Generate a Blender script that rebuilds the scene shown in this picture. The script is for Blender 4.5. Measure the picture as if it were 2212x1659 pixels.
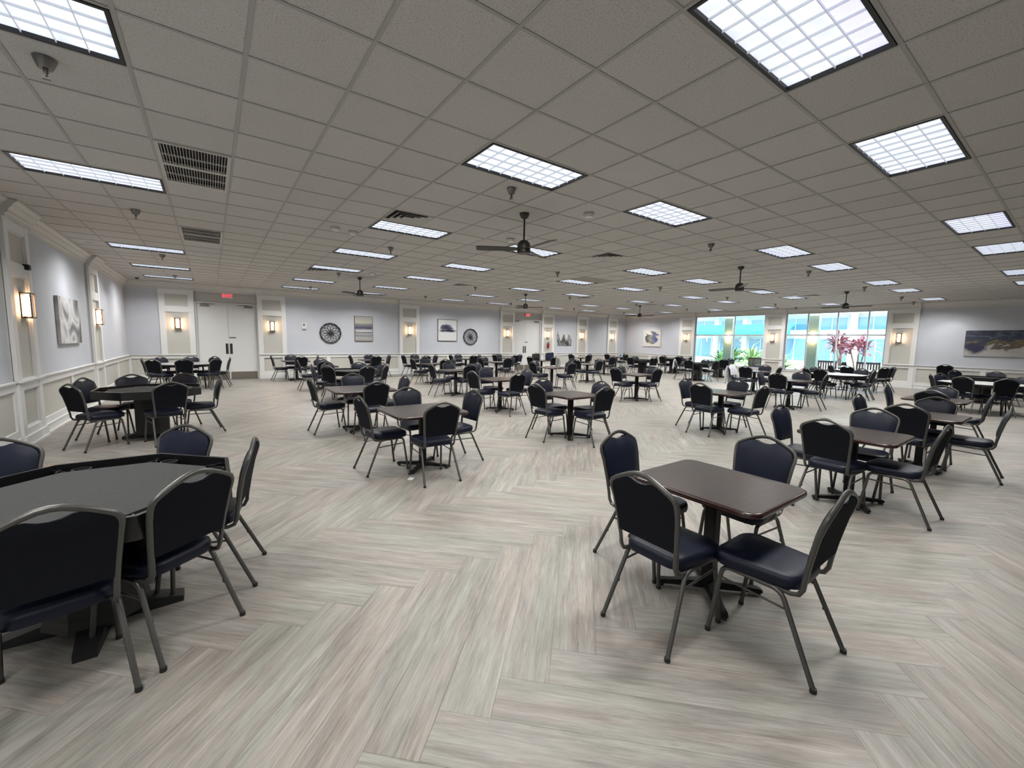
import bpy, math, random
import numpy as np
from mathutils import Matrix, Vector
random.seed(7)
R = math.radians
PI = math.pi
for o in list(bpy.data.objects):
    bpy.data.objects.remove(o)
SC = bpy.context.scene
COL = SC.collection

# ------------------------------------------------------------------ camera, world, sun, exposure
CAM_H = 1.6
FPX = 902.12
YAW, PITCH, ROLL = 0.6237143, -0.1034860, 0.0179733
Fv = Vector((math.sin(YAW) * math.cos(PITCH), math.cos(YAW) * math.cos(PITCH), math.sin(PITCH)))
Rv = Vector((math.cos(YAW), -math.sin(YAW), 0))
Uv = Rv.cross(Fv)
r2 = math.cos(ROLL) * Rv + math.sin(ROLL) * Uv
u2 = -math.sin(ROLL) * Rv + math.cos(ROLL) * Uv
cd = bpy.data.cameras.new('camera')
cam = bpy.data.objects.new('camera', cd)
COL.objects.link(cam)
cd.sensor_fit = 'HORIZONTAL'
cd.sensor_width = 36
cd.lens = 36 * FPX / 2212
cd.clip_start = 0.05
cd.clip_end = 300
m = Matrix((r2, u2, -Fv)).transposed().to_4x4()
m.translation = (0, 0, CAM_H)
cam.matrix_world = m
SC.camera = cam

world = bpy.data.worlds.new('world')
SC.world = world
world.use_nodes = True
wn = world.node_tree.nodes
wl = world.node_tree.links
sky = wn.new('ShaderNodeTexSky')
sky.sky_type = 'NISHITA'
sky.sun_disc = False
sky.sun_elevation = R(55)
sky.sun_rotation = R(250)
sky.air_density = 1.2
sky.dust_density = 1.5
bg = wn['Background']
wl.new(sky.outputs['Color'], bg.inputs['Color'])
bg.inputs['Strength'].default_value = 0.85
sd = bpy.data.lights.new('sun', 'SUN')
sd.energy = 9.5
sd.color = (1, .95, .87)
sd.angle = R(1.5)
sun = bpy.data.objects.new('sun', sd)
COL.objects.link(sun)
sun.rotation_euler = Vector((0.62, 0.25, -0.80)).to_track_quat('-Z', 'Y').to_euler()
PANEL_W = 50.0           # power of each ceiling troffer
PANEL_SPREAD = R(146)
SC.view_settings.view_transform = 'Standard'
SC.view_settings.look = 'None'
SC.view_settings.gamma = 1
SC.view_settings.exposure = 0.0
SC.view_settings.use_curve_mapping = False
try:
    SC.cycles.use_denoising = True
    SC.cycles.max_bounces = 5
    SC.cycles.diffuse_bounces = 3
    SC.cycles.glossy_bounces = 2
    SC.cycles.transmission_bounces = 4
    SC.cycles.transparent_max_bounces = 8
    SC.cycles.sample_clamp_indirect = 4
    SC.cycles.use_light_tree = True
    SC.cycles.use_adaptive_sampling = True
    SC.cycles.adaptive_threshold = .03
except Exception:
    pass

# ------------------------------------------------------------------ room numbers
XL, XR, YF, YA, ZC = -2.22, 22.5, -5.0, 18.4, 3.335
T = 0.6096
OX, OY = -0.3527, 2.0376

# ------------------------------------------------------------------ helpers
class MB:
    def __init__(s):
        s.v = []; s.f = []; s.uv = None; s.tint = None
    def add(s, vs, fs):
        b = len(s.v)
        s.v += [tuple(p) for p in vs]
        s.f += [tuple(b + i for i in f) for f in fs]
    def box(s, x0, x1, y0, y1, z0, z1):
        s.add([(x0, y0, z0), (x1, y0, z0), (x1, y1, z0), (x0, y1, z0), (x0, y0, z1), (x1, y0, z1), (x1, y1, z1), (x0, y1, z1)],
              [(3, 2, 1, 0), (4, 5, 6, 7), (0, 1, 5, 4), (1, 2, 6, 5), (2, 3, 7, 6), (3, 0, 4, 7)])
    def mbox(s, M, s0, s1, d0, d1, z0, z1):          # box in wall coordinates (along, out, up)
        c = [M(a, d, z) for z in (z0, z1) for a, d in ((s0, d0), (s1, d0), (s1, d1), (s0, d1))]
        fs = [(3, 2, 1, 0), (4, 5, 6, 7), (0, 1, 5, 4), (1, 2, 6, 5), (2, 3, 7, 6), (3, 0, 4, 7)]
        e1 = Vector(c[1]) - Vector(c[0]); e2 = Vector(c[3]) - Vector(c[0])
        if e1.cross(e2).z < 0:
            fs = [f[::-1] for f in fs]
        s.add(c, fs)
    def loft(s, rings, cap0=True, cap1=True, closed=False):
        n = len(rings[0]); b = len(s.v)
        for r in rings: s.v += [tuple(p) for p in r]
        k = len(rings)
        for i in range(k if closed else k - 1):
            j = (i + 1) % k
            for a in range(n):
                c = (a + 1) % n
                s.f.append((b + i * n + a, b + i * n + c, b + j * n + c, b + j * n + a))
        if not closed:
            if cap0: s.f.append(tuple(b + a for a in range(n))[::-1])
            if cap1: s.f.append(tuple(b + (k - 1) * n + a for a in range(n)))
    def tube(s, pts, r, n=8, rb=None, closed=False, up=(0, 0, 1), cap=True):
        pts = [Vector(p) for p in pts]; k = len(pts)
        rr = r if isinstance(r, (list, tuple)) else [r] * k
        rings = []; prev = None
        for i, p in enumerate(pts):
            if closed: t = pts[(i + 1) % k] - pts[i - 1]
            else: t = pts[min(i + 1, k - 1)] - pts[max(i - 1, 0)]
            t.normalize()
            if prev is None:
                a = Vector(up)
                if abs(a.dot(t)) > .93: a = Vector((1, 0, 0))
                x = (a - t * a.dot(t)).normalized()
            else:
                x = (prev - t * prev.dot(t)).normalized()
            prev = x; y = t.cross(x)
            q = rr[i]; qb = (rb if rb else q)
            rings.append([p + x * (q * math.cos(2 * PI * j / n)) + y * (qb * math.sin(2 * PI * j / n)) for j in range(n)])
        s.loft(rings, cap, cap, closed)
    def lathe(s, prof, n=16, c=(0, 0, 0)):
        rings = [[(c[0] + r * math.cos(2 * PI * j / n), c[1] + r * math.sin(2 * PI * j / n), c[2] + z) for j in range(n)] for r, z in prof]
        if prof[0][1] > prof[-1][1]: rings = rings[::-1]
        s.loft(rings)
    def prism(s, poly, z0, z1):
        s.loft([[(x, y, z0) for x, y in poly], [(x, y, z1) for x, y in poly]])
    def mesh(s, name, smooth=None):
        me = bpy.data.meshes.new(name)
        me.from_pydata(s.v, [], s.f)
        if smooth is not None:
            me.polygons.foreach_set('use_smooth', [True] * len(me.polygons))
            me.set_sharp_from_angle(angle=R(smooth))
        me.update()
        return me
    def build(s, name, mat, parent=None, loc=None, smooth=None, rot=None):
        me = s.mesh(name, smooth)
        if mat is not None:
            me.materials.append(mat)
        return link(name, me, parent, loc, rot)

def link(name, me, parent=None, loc=None, rot=None):
    o = bpy.data.objects.new(name, me)
    COL.objects.link(o)
    if parent is not None: o.parent = parent
    if loc is not None: o.location = loc
    if rot is not None: o.rotation_euler = rot
    return o

def empty(name, loc=(0, 0, 0), rz=0.0):
    o = bpy.data.objects.new(name, None)
    COL.objects.link(o)
    o.empty_display_size = .1
    o.location = loc
    o.rotation_euler = (0, 0, rz)
    return o

def tag(o, label=None, cat=None, group=None, kind=None):
    if label: o['label'] = label
    if cat: o['category'] = cat
    if group: o['group'] = group
    if kind: o['kind'] = kind
    return o

KIDS = {}
def kids(o):
    return [c for c in o.children]

def copy_tree(o, parent=None):
    c = o.copy()
    COL.objects.link(c)
    if parent is not None: c.parent = parent
    for ch in list(o.children): copy_tree(ch, c)
    return c

def struct(o):
    o['kind'] = 'structure'
    return o

def arc(cx, cy, r, a0, a1, n):
    return [(cx + r * math.cos(a0 + (a1 - a0) * i / n), cy + r * math.sin(a0 + (a1 - a0) * i / n)) for i in range(n + 1)]

def rrect(hx, hy, r, n=5):
    p = []
    for cx, cy, a in ((hx - r, hy - r, 0), (-hx + r, hy - r, PI / 2), (-hx + r, -hy + r, PI), (hx - r, -hy + r, 3 * PI / 2)):
        p += arc(cx, cy, r, a, a + PI / 2, n)
    return p

# ------------------------------------------------------------------ materials
def new_mat(name):
    m = bpy.data.materials.new(name)
    m.use_nodes = True
    nt = m.node_tree
    b = nt.nodes['Principled BSDF']
    return m, nt, b

def mat(name, col, rough=.5, metal=0.0, spec=.5, emit=None, es=0.0, var=0.0, vscale=8.0, bump=0.0, bscale=120.0, sheen=0):
    m, nt, b = new_mat(name)
    b.inputs['Base Color'].default_value = (*col, 1)
    b.inputs['Roughness'].default_value = rough
    b.inputs['Metallic'].default_value = metal
    b.inputs['Specular IOR Level'].default_value = spec
    if emit:
        b.inputs['Emission Color'].default_value = (*emit, 1)
        b.inputs['Emission Strength'].default_value = es
    if var or bump:
        tc = nt.nodes.new('ShaderNodeTexCoord')
    if var:
        n = nt.nodes.new('ShaderNodeTexNoise'); n.inputs['Scale'].default_value = vscale; n.inputs['Detail'].default_value = 4
        nt.links.new(tc.outputs['Object'], n.inputs['Vector'])
        cr = nt.nodes.new('ShaderNodeValToRGB')
        cr.color_ramp.elements[0].position = .3; cr.color_ramp.elements[1].position = .7
        cr.color_ramp.elements[0].color = (*[max(0, c * (1 - var)) for c in col], 1)
        cr.color_ramp.elements[1].color = (*[min(1, c * (1 + var)) for c in col], 1)
        nt.links.new(n.outputs['Fac'], cr.inputs['Fac'])
        nt.links.new(cr.outputs['Color'], b.inputs['Base Color'])
    if bump:
        n2 = nt.nodes.new('ShaderNodeTexNoise'); n2.inputs['Scale'].default_value = bscale; n2.inputs['Detail'].default_value = 3
        nt.links.new(tc.outputs['Object'], n2.inputs['Vector'])
        bp = nt.nodes.new('ShaderNodeBump'); bp.inputs['Strength'].default_value = bump; bp.inputs['Distance'].default_value = .004
        nt.links.new(n2.outputs['Fac'], bp.inputs['Height'])
        nt.links.new(bp.outputs['Normal'], b.inputs['Normal'])
    return m

def ramp(nt, stops, interp='LINEAR'):
    cr = nt.nodes.new('ShaderNodeValToRGB')
    e = cr.color_ramp.elements
    while len(e) < len(stops): e.new(.5)
    for el, (p, c) in zip(e, stops):
        el.position = p
        el.color = (*c, 1)
    cr.color_ramp.interpolation = interp
    return cr

def math_node(nt, op, a, b=None, c=None):
    n = nt.nodes.new('ShaderNodeMath'); n.operation = op
    for i, v in enumerate((a, b, c)):
        if v is None: continue
        if isinstance(v, (int, float)): n.inputs[i].default_value = v
        else: nt.links.new(v, n.inputs[i])
    return n.outputs[0]

def mixc(nt, fac, a, b, mode='MIX'):
    n = nt.nodes.new('ShaderNodeMix'); n.data_type = 'RGBA'; n.blend_type = mode
    for k, v in ((0, fac), (6, a), (7, b)):
        if isinstance(v, (int, float)): n.inputs[k].default_value = v
        elif isinstance(v, tuple): n.inputs[k].default_value = (*v, 1)
        else: nt.links.new(v, n.inputs[k])
    return n.outputs[2]

M = {}
M['wall'] = mat('wall_paint', (.55, .57, .62), .7, spec=.3, var=.03, vscale=1.5, bump=.12, bscale=260)
M['trim'] = mat('trim_white', (.76, .76, .75), .45, spec=.4)
M['panel'] = mat('panel_cream', (.54, .53, .485), .6, spec=.3, var=.04, vscale=30)
M['crown'] = mat('crown_white', (.60, .59, .565), .5, spec=.4)
M['door'] = mat('door_white', (.74, .745, .735), .4, spec=.5)
M['header'] = mat('header_paint', (.52, .51, .48), .7, spec=.3)
M['steel'] = mat('brushed_steel', (.28, .28, .27), .38, .9)
M['darksteel'] = mat('dark_steel', (.075, .075, .075), .4, .8)
M['kick'] = mat('kick_plate', (.22, .20, .165), .45, .5)
M['frame_gun'] = mat('gunmetal_powdercoat', (.088, .087, .081), .36, .55, var=.12, vscale=400)
M['navy'] = mat('navy_vinyl', (.0050, .0072, .0185), .44, spec=.27, bump=.10, bscale=300)
M['backfab'] = mat('back_fabric', (.0072, .0082, .0115), .85, spec=.12, bump=.25, bscale=900)
M['glide'] = mat('black_plastic', (.012, .012, .012), .5)
M['blackmetal'] = mat('black_cast_iron', (.008, .008, .008), .55, spec=.25)
M['wood_edge'] = mat('dark_wood_edge', (.03, .013, .010), .22, spec=.6)
M['felt'] = mat('charcoal_felt', (.050, .051, .050), .9, spec=.15, var=.10, vscale=60, bump=.3, bscale=700)
M['poker_rim'] = mat('black_vinyl_rim', (.006, .006, .007), .3, spec=.5)
M['laminate'] = mat('grey_laminate', (.30, .305, .31), .25, spec=.55, var=.05, vscale=40)
M['laminate_w'] = mat('pale_laminate', (.50, .50, .49), .25, spec=.55, var=.04, vscale=40)
M['white'] = mat('white_plastic', (.72, .72, .70), .45)
M['black'] = mat('matt_black', (.010, .010, .011), .55)
M['fan'] = mat('fan_bronze', (.060, .055, .048), .42, .5)
M['grid'] = mat('ceiling_grid_metal', (.39, .382, .367), .6, spec=.25)
M['troffer'] = mat('troffer_black', (.006, .006, .007), .5)
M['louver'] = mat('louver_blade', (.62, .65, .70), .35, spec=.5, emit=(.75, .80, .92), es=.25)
M['ventw'] = mat('vent_enamel', (.50, .49, .465), .5)
M['ventd'] = mat('vent_dark', (.02, .019, .018), .7)
M['sprk'] = mat('sprinkler_metal', (.20, .19, .18), .4, .7)
M['red'] = mat('extinguisher_red', (.30, .01, .012), .3)
M['exitred'] = mat('exit_red', (.6, .01, .02), .5, emit=(1, .03, .07), es=1.6)
M['exitface'] = mat('exit_face', (.62, .55, .52), .5, emit=(1, .5, .5), es=.06)
M['medal'] = mat('medallion_black', (.012, .010, .010), .5)
M['woodframe'] = mat('frame_brown', (.10, .075, .06), .5)
M['whiteframe'] = mat('frame_white', (.66, .63, .58), .5)
M['bronze'] = mat('sconce_bronze', (.06, .042, .032), .4, .6)
M['sconce'] = mat('sconce_glass', (.8, .7, .6), .4, emit=(1.0, .60, .34), es=42.0)
M['green'] = mat('column_green', (.55, .63, .46), .6)
M['winframe'] = mat('window_frame', (.52, .54, .58), .4, .2)
M['bench'] = mat('bench_wood', (.10, .055, .042), .5)
M['concrete'] = mat('courtyard_concrete', (.62, .61, .58), .8, var=.06, vscale=2)
M['stucco'] = mat('white_stucco', (.80, .80, .78), .8, var=.03, vscale=5)
M['extglass'] = mat('blue_window_glass', (.13, .29, .42), .08, spec=.8)
M['extframe'] = mat('far_window_frame', (.50, .58, .66), .4)
M['awning'] = mat('teal_awning', (.04, .52, .47), .7)
M['bag_navy'] = mat('tote_navy', (.008, .010, .045), .75)
M['bag_black'] = mat('bag_black_nylon', (.007, .007, .007), .7)
M['jacket'] = mat('grey_jacket', (.30, .29, .28), .9, bump=.4, bscale=40)
M['coat'] = mat('white_coat', (.62, .63, .68), .9, bump=.4, bscale=40)
M['bluecloth'] = mat('blue_cloth', (.25, .38, .55), .9)
M['leaf'] = mat('green_leaf', (.10, .22, .06), .5, var=.5, vscale=3)
M['leaf_light'] = mat('light_green_leaf', (.24, .36, .12), .5, var=.35, vscale=3)
M['leaf_red'] = mat('red_leaf', (.30, .10, .12), .5, var=.4, vscale=3)
M['stem'] = mat('plant_stem', (.16, .11, .08), .8)
M['soil'] = mat('planting_soil', (.30, .26, .20), .9, var=.3, vscale=4)
M['paper'] = mat('white_paper', (.75, .75, .74), .8)

# ceiling tile: mineral fibre with pits
def tile_mat():
    m, nt, b = new_mat('acoustic_tile')
    tc = nt.nodes.new('ShaderNodeTexCoord'); g = nt.nodes.new('ShaderNodeNewGeometry')
    n = nt.nodes.new('ShaderNodeTexNoise'); n.inputs['Scale'].default_value = 95; n.inputs['Detail'].default_value = 3
    nt.links.new(g.outputs['Position'], n.inputs['Vector'])
    cr = ramp(nt, [(.30, (0.366, 0.357, 0.339)), (.45, (0.525, 0.514, 0.490)), (.62, (0.555, 0.544, 0.521))])
    nt.links.new(n.outputs['Fac'], cr.inputs['Fac'])
    oi = nt.nodes.new('ShaderNodeObjectInfo')
    at = nt.nodes.new('ShaderNodeAttribute'); at.attribute_name = 'tint'
    rnd = math_node(nt, 'FRACT', math_node(nt, 'ADD', oi.outputs['Random'], at.outputs['Fac']))
    hs = nt.nodes.new('ShaderNodeHueSaturation')
    nt.links.new(cr.outputs['Color'], hs.inputs['Color'])
    nt.links.new(math_node(nt, 'MULTIPLY_ADD', rnd, .06, .97), hs.inputs['Value'])
    nt.links.new(hs.outputs['Color'], b.inputs['Base Color'])
    b.inputs['Roughness'].default_value = .85
    b.inputs['Specular IOR Level'].default_value = .2
    bp = nt.nodes.new('ShaderNodeBump'); bp.inputs['Strength'].default_value = .25; bp.inputs['Distance'].default_value = .004
    nt.links.new(n.outputs['Fac'], bp.inputs['Height']); nt.links.new(bp.outputs['Normal'], b.inputs['Normal'])
    return m
M['tile'] = tile_mat()
M['tile_old'] = mat('stained_tile', (.33, .30, .26), .85, var=.12, vscale=5)

# floor plank: streaky greige wood print, u along the plank
def plank_mat():
    m, nt, b = new_mat('vinyl_plank')
    uv = nt.nodes.new('ShaderNodeUVMap'); uv.uv_map = 'UVMap'
    oi = nt.nodes.new('ShaderNodeObjectInfo')
    at = nt.nodes.new('ShaderNodeAttribute'); at.attribute_name = 'tint'
    rnd = math_node(nt, 'FRACT', math_node(nt, 'ADD', oi.outputs['Random'], at.outputs['Fac']))
    sep = nt.nodes.new('ShaderNodeSeparateXYZ'); nt.links.new(uv.outputs['UV'], sep.inputs[0])
    def coords(su, sv, k):
        c = nt.nodes.new('ShaderNodeCombineXYZ')
        nt.links.new(math_node(nt, 'MULTIPLY', sep.outputs[0], su), c.inputs[0])
        nt.links.new(math_node(nt, 'MULTIPLY', sep.outputs[1], sv), c.inputs[1])
        nt.links.new(math_node(nt, 'MULTIPLY', rnd, k), c.inputs[2])
        return c.outputs[0]
    def noise(su, sv, k, det=5, rough=.6, dist=0):
        n = nt.nodes.new('ShaderNodeTexNoise'); n.inputs['Scale'].default_value = 1; n.inputs['Detail'].default_value = det
        n.inputs['Roughness'].default_value = rough; n.inputs['Distortion'].default_value = dist
        nt.links.new(coords(su, sv, k), n.inputs['Vector'])
        return n.outputs['Fac']
    broad = noise(1.5, 13, 37, 4, .6, .5)
    streak = noise(3.0, 46, 71, 6, .7, .7)
    fine = noise(7, 120, 113, 5, .75, .4)
    hue = noise(.9, 5, 57, 2)
    c1 = ramp(nt, [(.30, (0.124, 0.115, 0.103)), (.42, (0.203, 0.192, 0.174)), (.53, (0.266, 0.255, 0.233)), (.68, (0.354, 0.345, 0.320))])
    nt.links.new(math_node(nt, 'ADD', math_node(nt, 'MULTIPLY', broad, .52), math_node(nt, 'MULTIPLY', streak, .48)), c1.inputs['Fac'])
    c2 = ramp(nt, [(.36, (1.06, .985, .955)), (.48, (1.015, .99, .99)), (.55, (.995, 1.0, .975)), (.64, (.975, 1.0, .965))])
    nt.links.new(hue, c2.inputs['Fac'])
    col = mixc(nt, 1.0, c1.outputs['Color'], c2.outputs['Color'], 'MULTIPLY')
    crack = ramp(nt, [(.30, (.42, .39, .36)), (.40, (1, 1, 1))])
    nt.links.new(noise(3.0, 60, 19, 7, .75, 1.0), crack.inputs['Fac'])
    col = mixc(nt, .8, col, crack.outputs['Color'], 'MULTIPLY')
    fr = ramp(nt, [(.32, (.80, .80, .80)), (.66, (1.12, 1.12, 1.12))])
    nt.links.new(fine, fr.inputs['Fac'])
    col = mixc(nt, 1.0, col, fr.outputs['Color'], 'MULTIPLY')
    hs = nt.nodes.new('ShaderNodeHueSaturation')
    nt.links.new(col, hs.inputs['Color'])
    nt.links.new(math_node(nt, 'MULTIPLY_ADD', rnd, .10, .95), hs.inputs['Value'])
    nt.links.new(hs.outputs['Color'], b.inputs['Base Color'])
    nt.links.new(math_node(nt, 'MULTIPLY_ADD', streak, .2, .33), b.inputs['Roughness'])
    b.inputs['Specular IOR Level'].default_value = .45
    bp = nt.nodes.new('ShaderNodeBump'); bp.inputs['Strength'].default_value = .25; bp.inputs['Distance'].default_value = .002
    nt.links.new(streak, bp.inputs['Height']); nt.links.new(bp.outputs['Normal'], b.inputs['Normal'])
    return m
M['plank'] = plank_mat()
M['subfloor'] = mat('plank_joint', (.10, .09, .08), .8)

def wood_top_mat():
    m, nt, b = new_mat('dark_walnut_laminate')
    tc = nt.nodes.new('ShaderNodeTexCoord')
    mp = nt.nodes.new('ShaderNodeMapping'); mp.inputs['Scale'].default_value = (3, 40, 3)
    nt.links.new(tc.outputs['Object'], mp.inputs[0])
    n = nt.nodes.new('ShaderNodeTexNoise'); n.inputs['Scale'].default_value = 1; n.inputs['Detail'].default_value = 5
    nt.links.new(mp.outputs[0], n.inputs['Vector'])
    cr = ramp(nt, [(.3, (.015, .009, .0075)), (.7, (.031, .0185, .0155))])
    nt.links.new(n.outputs['Fac'], cr.inputs['Fac'])
    nt.links.new(cr.outputs['Color'], b.inputs['Base Color'])
    b.inputs['Roughness'].default_value = .33
    b.inputs['Specular IOR Level'].default_value = .5
    return m
M['walnut'] = wood_top_mat()

def diffuser_mat():
    m, nt, b = new_mat('troffer_diffuser')
    tc = nt.nodes.new('ShaderNodeTexCoord'); oi = nt.nodes.new('ShaderNodeObjectInfo')
    sep = nt.nodes.new('ShaderNodeSeparateXYZ'); nt.links.new(tc.outputs['Generated'], sep.inputs[0])
    # tubes run along the fixture; one tube of some fixtures is lilac
    k = math_node(nt, 'FLOOR', math_node(nt, 'MULTIPLY', sep.outputs[1], 4))
    pick = math_node(nt, 'FLOOR', math_node(nt, 'MULTIPLY', oi.outputs['Random'], 9))
    lil = math_node(nt, 'COMPARE', k, pick, .1)
    n = nt.nodes.new('ShaderNodeTexNoise'); n.inputs['Scale'].default_value = 6
    nt.links.new(tc.outputs['Object'], n.inputs['Vector'])
    cr = ramp(nt, [(.3, (.66, .72, .82)), (.7, (.86, .90, .98))])
    nt.links.new(n.outputs['Fac'], cr.inputs['Fac'])
    col = mixc(nt, math_node(nt, 'MULTIPLY', lil, .75), cr.outputs['Color'], (.72, .70, 1.0))
    nt.links.new(col, b.inputs['Emission Color'])
    b.inputs['Emission Strength'].default_value = 1.0
    b.inputs['Base Color'].default_value = (.7, .72, .75, 1)
    return m
M['diffuser'] = diffuser_mat()

def glass_mat():
    m, nt, b = new_mat('window_glass')
    out = nt.nodes['Material Output']
    tr = nt.nodes.new('ShaderNodeBsdfTransparent'); tr.inputs[0].default_value = (.90, .97, .97, 1)
    gl = nt.nodes.new('ShaderNodeBsdfGlossy'); gl.inputs['Roughness'].default_value = .02
    fr = nt.nodes.new('ShaderNodeFresnel'); fr.inputs[0].default_value = 1.45
    mx = nt.nodes.new('ShaderNodeMixShader')
    nt.links.new(fr.outputs[0], mx.inputs[0]); nt.links.new(tr.outputs[0], mx.inputs[1]); nt.links.new(gl.outputs[0], mx.inputs[2])
    nt.links.new(mx.outputs[0], out.inputs[0])
    return m
M['glass'] = glass_mat()

# ------------------------------------------------------------------ wall coordinate systems (along, out of wall, up)
def MA(s, d, z): return (s, YA - d, z)
def ML(s, d, z): return (XL + d, s, z)
def MR(s, d, z): return (XR - d, s, z)
def MF(s, d, z): return (s, YF + d, z)
FACE = {'A': 0.0, 'L': R(90), 'R': R(-90)}
def on_wall(w, s, z, d=0):
    return {'A': MA, 'L': ML, 'R': MR}[w](s, d, z)

DOORS = [(-.42, 1.46, .53), (13.27, 15.2, 14.1)]
WINS = [(9.76, 13.47), (5.08, 8.82)]
WZ0, WZ1 = .42, 3.13
b = MB()
b.mbox(ML, YF - .2, YA + .2, -.2, 0, -.1, ZC + .15)
wall_left = struct(b.build('wall_left', M['wall']))
b = MB()
xs = XL
for a, c, _ in DOORS:
    b.mbox(MA, xs, a, -.3, 0, -.1, ZC + .15); xs = c
b.mbox(MA, xs, XR + .2, -.3, 0, -.1, ZC + .15)
wall_back = struct(b.build('wall_back', M['wall']))
for i, (a, c, _) in enumerate(DOORS):
    b = MB(); b.mbox(MA, a, c, -.3, -.06, 2.775, ZC + .15)
    b.build('door_header', M['header'], wall_back)
b = MB()
b.mbox(MR, YF - .2, WINS[1][0], -.2, 0, -.1, ZC + .15)
b.mbox(MR, WINS[1][1], WINS[0][0], -.2, 0, -.1, ZC + .15)
b.mbox(MR, WINS[0][1], YA + .3, -.2, 0, -.1, ZC + .15)
for a, c in WINS:
    b.mbox(MR, a, c, -.2, 0, -.1, WZ0); b.mbox(MR, a, c, -.2, 0, WZ1, ZC + .15)
wall_right = struct(b.build('wall_right', M['wall']))
b = MB(); b.mbox(MF, XL - .2, XR + .2, -.2, 0, -.1, ZC + .15)
wall_front = struct(b.build('wall_front', M['wall']))

# ------------------------------------------------------------------ floor: herringbone planks
b = MB(); b.box(XL - .1, XR + .1, YF - .1, YA + .1, -.12, -.004)
floor = struct(b.build('floor', M['subfloor']))
PLW, PLL = .2286, 1.5055
GAP = .0006
a_ = Vector((1, 1)) / math.sqrt(2); b_ = Vector((1, -1)) / math.sqrt(2)
planks = []
for row in range(-5, 10):
    for k in range(-30, 110):
        BL = Vector((.73 + k * PLW * math.sqrt(2), 1.515 + row * PLL * math.sqrt(2)))
        for kind in (0, 1):
            if kind == 0:
                o0, du, dv = BL, a_, b_
            else:
                TL = BL + a_ * PLL
                o0, du, dv = TL, -b_, -a_
            c = o0 + du * PLL / 2 + dv * PLW / 2
            if XL - .9 < c.x < XR + .9 and YF - .9 < c.y < YA + .9:
                planks.append((c, du, dv))
def to_px(P):
    d = Vector(P) - Vector((0, 0, CAM_H))
    w = d.dot(Fv)
    if w <= .05: return None
    return (1106 + FPX * d.dot(r2) / w, 829.5 - FPX * d.dot(u2) / w, w)
def in_room(pts): return all(XL + .01 < p.x < XR - .01 and YF + .01 < p.y < YA - .01 for p in pts)
rank = []
for i, (c, du, dv) in enumerate(planks):
    q = [c + du * (sx * PLL / 2) + dv * (sy * PLW / 2) for sx in (-1, 1) for sy in (-1, 1)]
    vis = any((lambda p: p and -60 < p[0] < 2272 and p[1] < 1720)(to_px((t.x, t.y, 0))) for t in q + [c])
    if vis and in_room(q): rank.append((c.length, i))
rank.sort()
near = [i for _, i in rank[:300]]
nearset = set(near)
hx, hy = PLL / 2 - GAP, PLW / 2 - GAP
pm = MB(); pm.box(-hx, hx, -hy, hy, -.004, 0)
pme = pm.mesh('plank')
pme.materials.append(M['plank'])
uvl = pme.uv_layers.new(name='UVMap')
for lp in pme.loops:
    co = pme.vertices[lp.vertex_index].co
    uvl.data[lp.index].uv = (co.x, co.y)
for i in near:
    c, du, dv = planks[i]
    link('plank', pme, floor, (c.x, c.y, 0), (0, 0, math.atan2(du.y, du.x)))
def clip(poly):
    for ax, lim, sg in ((0, XL, 1), (0, XR, -1), (1, YF, 1), (1, YA, -1)):
        out = []
        for i in range(len(poly)):
            p, q = poly[i], poly[(i + 1) % len(poly)]
            ip, iq = (p[ax] - lim) * sg >= 0, (q[ax] - lim) * sg >= 0
            if ip: out.append(p)
            if ip != iq:
                t = (lim - p[ax]) / (q[ax] - p[ax])
                out.append(tuple(p[j] + (q[j] - p[j]) * t for j in range(4)))
        poly = out
        if len(poly) < 3: return None
    return poly
sb = MB(); suv = []; stint = []
for i, (c, du, dv) in enumerate(planks):
    if i in nearset: continue
    ou = random.random() * 40
    poly = []
    for sx, sy in ((-1, -1), (1, -1), (1, 1), (-1, 1)):
        p = c + du * (sx * hx) + dv * (sy * hy)
        poly.append((p.x, p.y, sx * hx + ou, sy * hy))
    if (poly[1][0] - poly[0][0]) * (poly[2][1] - poly[1][1]) - (poly[1][1] - poly[0][1]) * (poly[2][0] - poly[1][0]) < 0:
        poly = poly[::-1]
    poly = clip(poly)
    if not poly: continue
    n = len(poly)
    bs = len(sb.v); t = random.random()
    sb.v += [(p[0], p[1], 0) for p in poly] + [(p[0], p[1], -.004) for p in poly]
    sb.f.append(tuple(range(bs, bs + n))); suv += [(p[2], p[3]) for p in poly]; stint.append(t)
    for j in range(n):
        k = (j + 1) % n
        sb.f.append((bs + j, bs + n + j, bs + n + k, bs + k))
        suv += [(poly[j][2], poly[j][3])] * 2 + [(poly[k][2], poly[k][3])] * 2; stint.append(t)
sme = sb.mesh('plank_field'); sme.materials.append(M['plank'])
ul = sme.uv_layers.new(name='UVMap'); ul.data.foreach_set('uv', [x for u in suv for x in u])
ta = sme.attributes.new('tint', 'FLOAT', 'FACE'); ta.data.foreach_set('value', stint)
tag(link('plank_field', sme, floor), kind='stuff')

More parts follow.
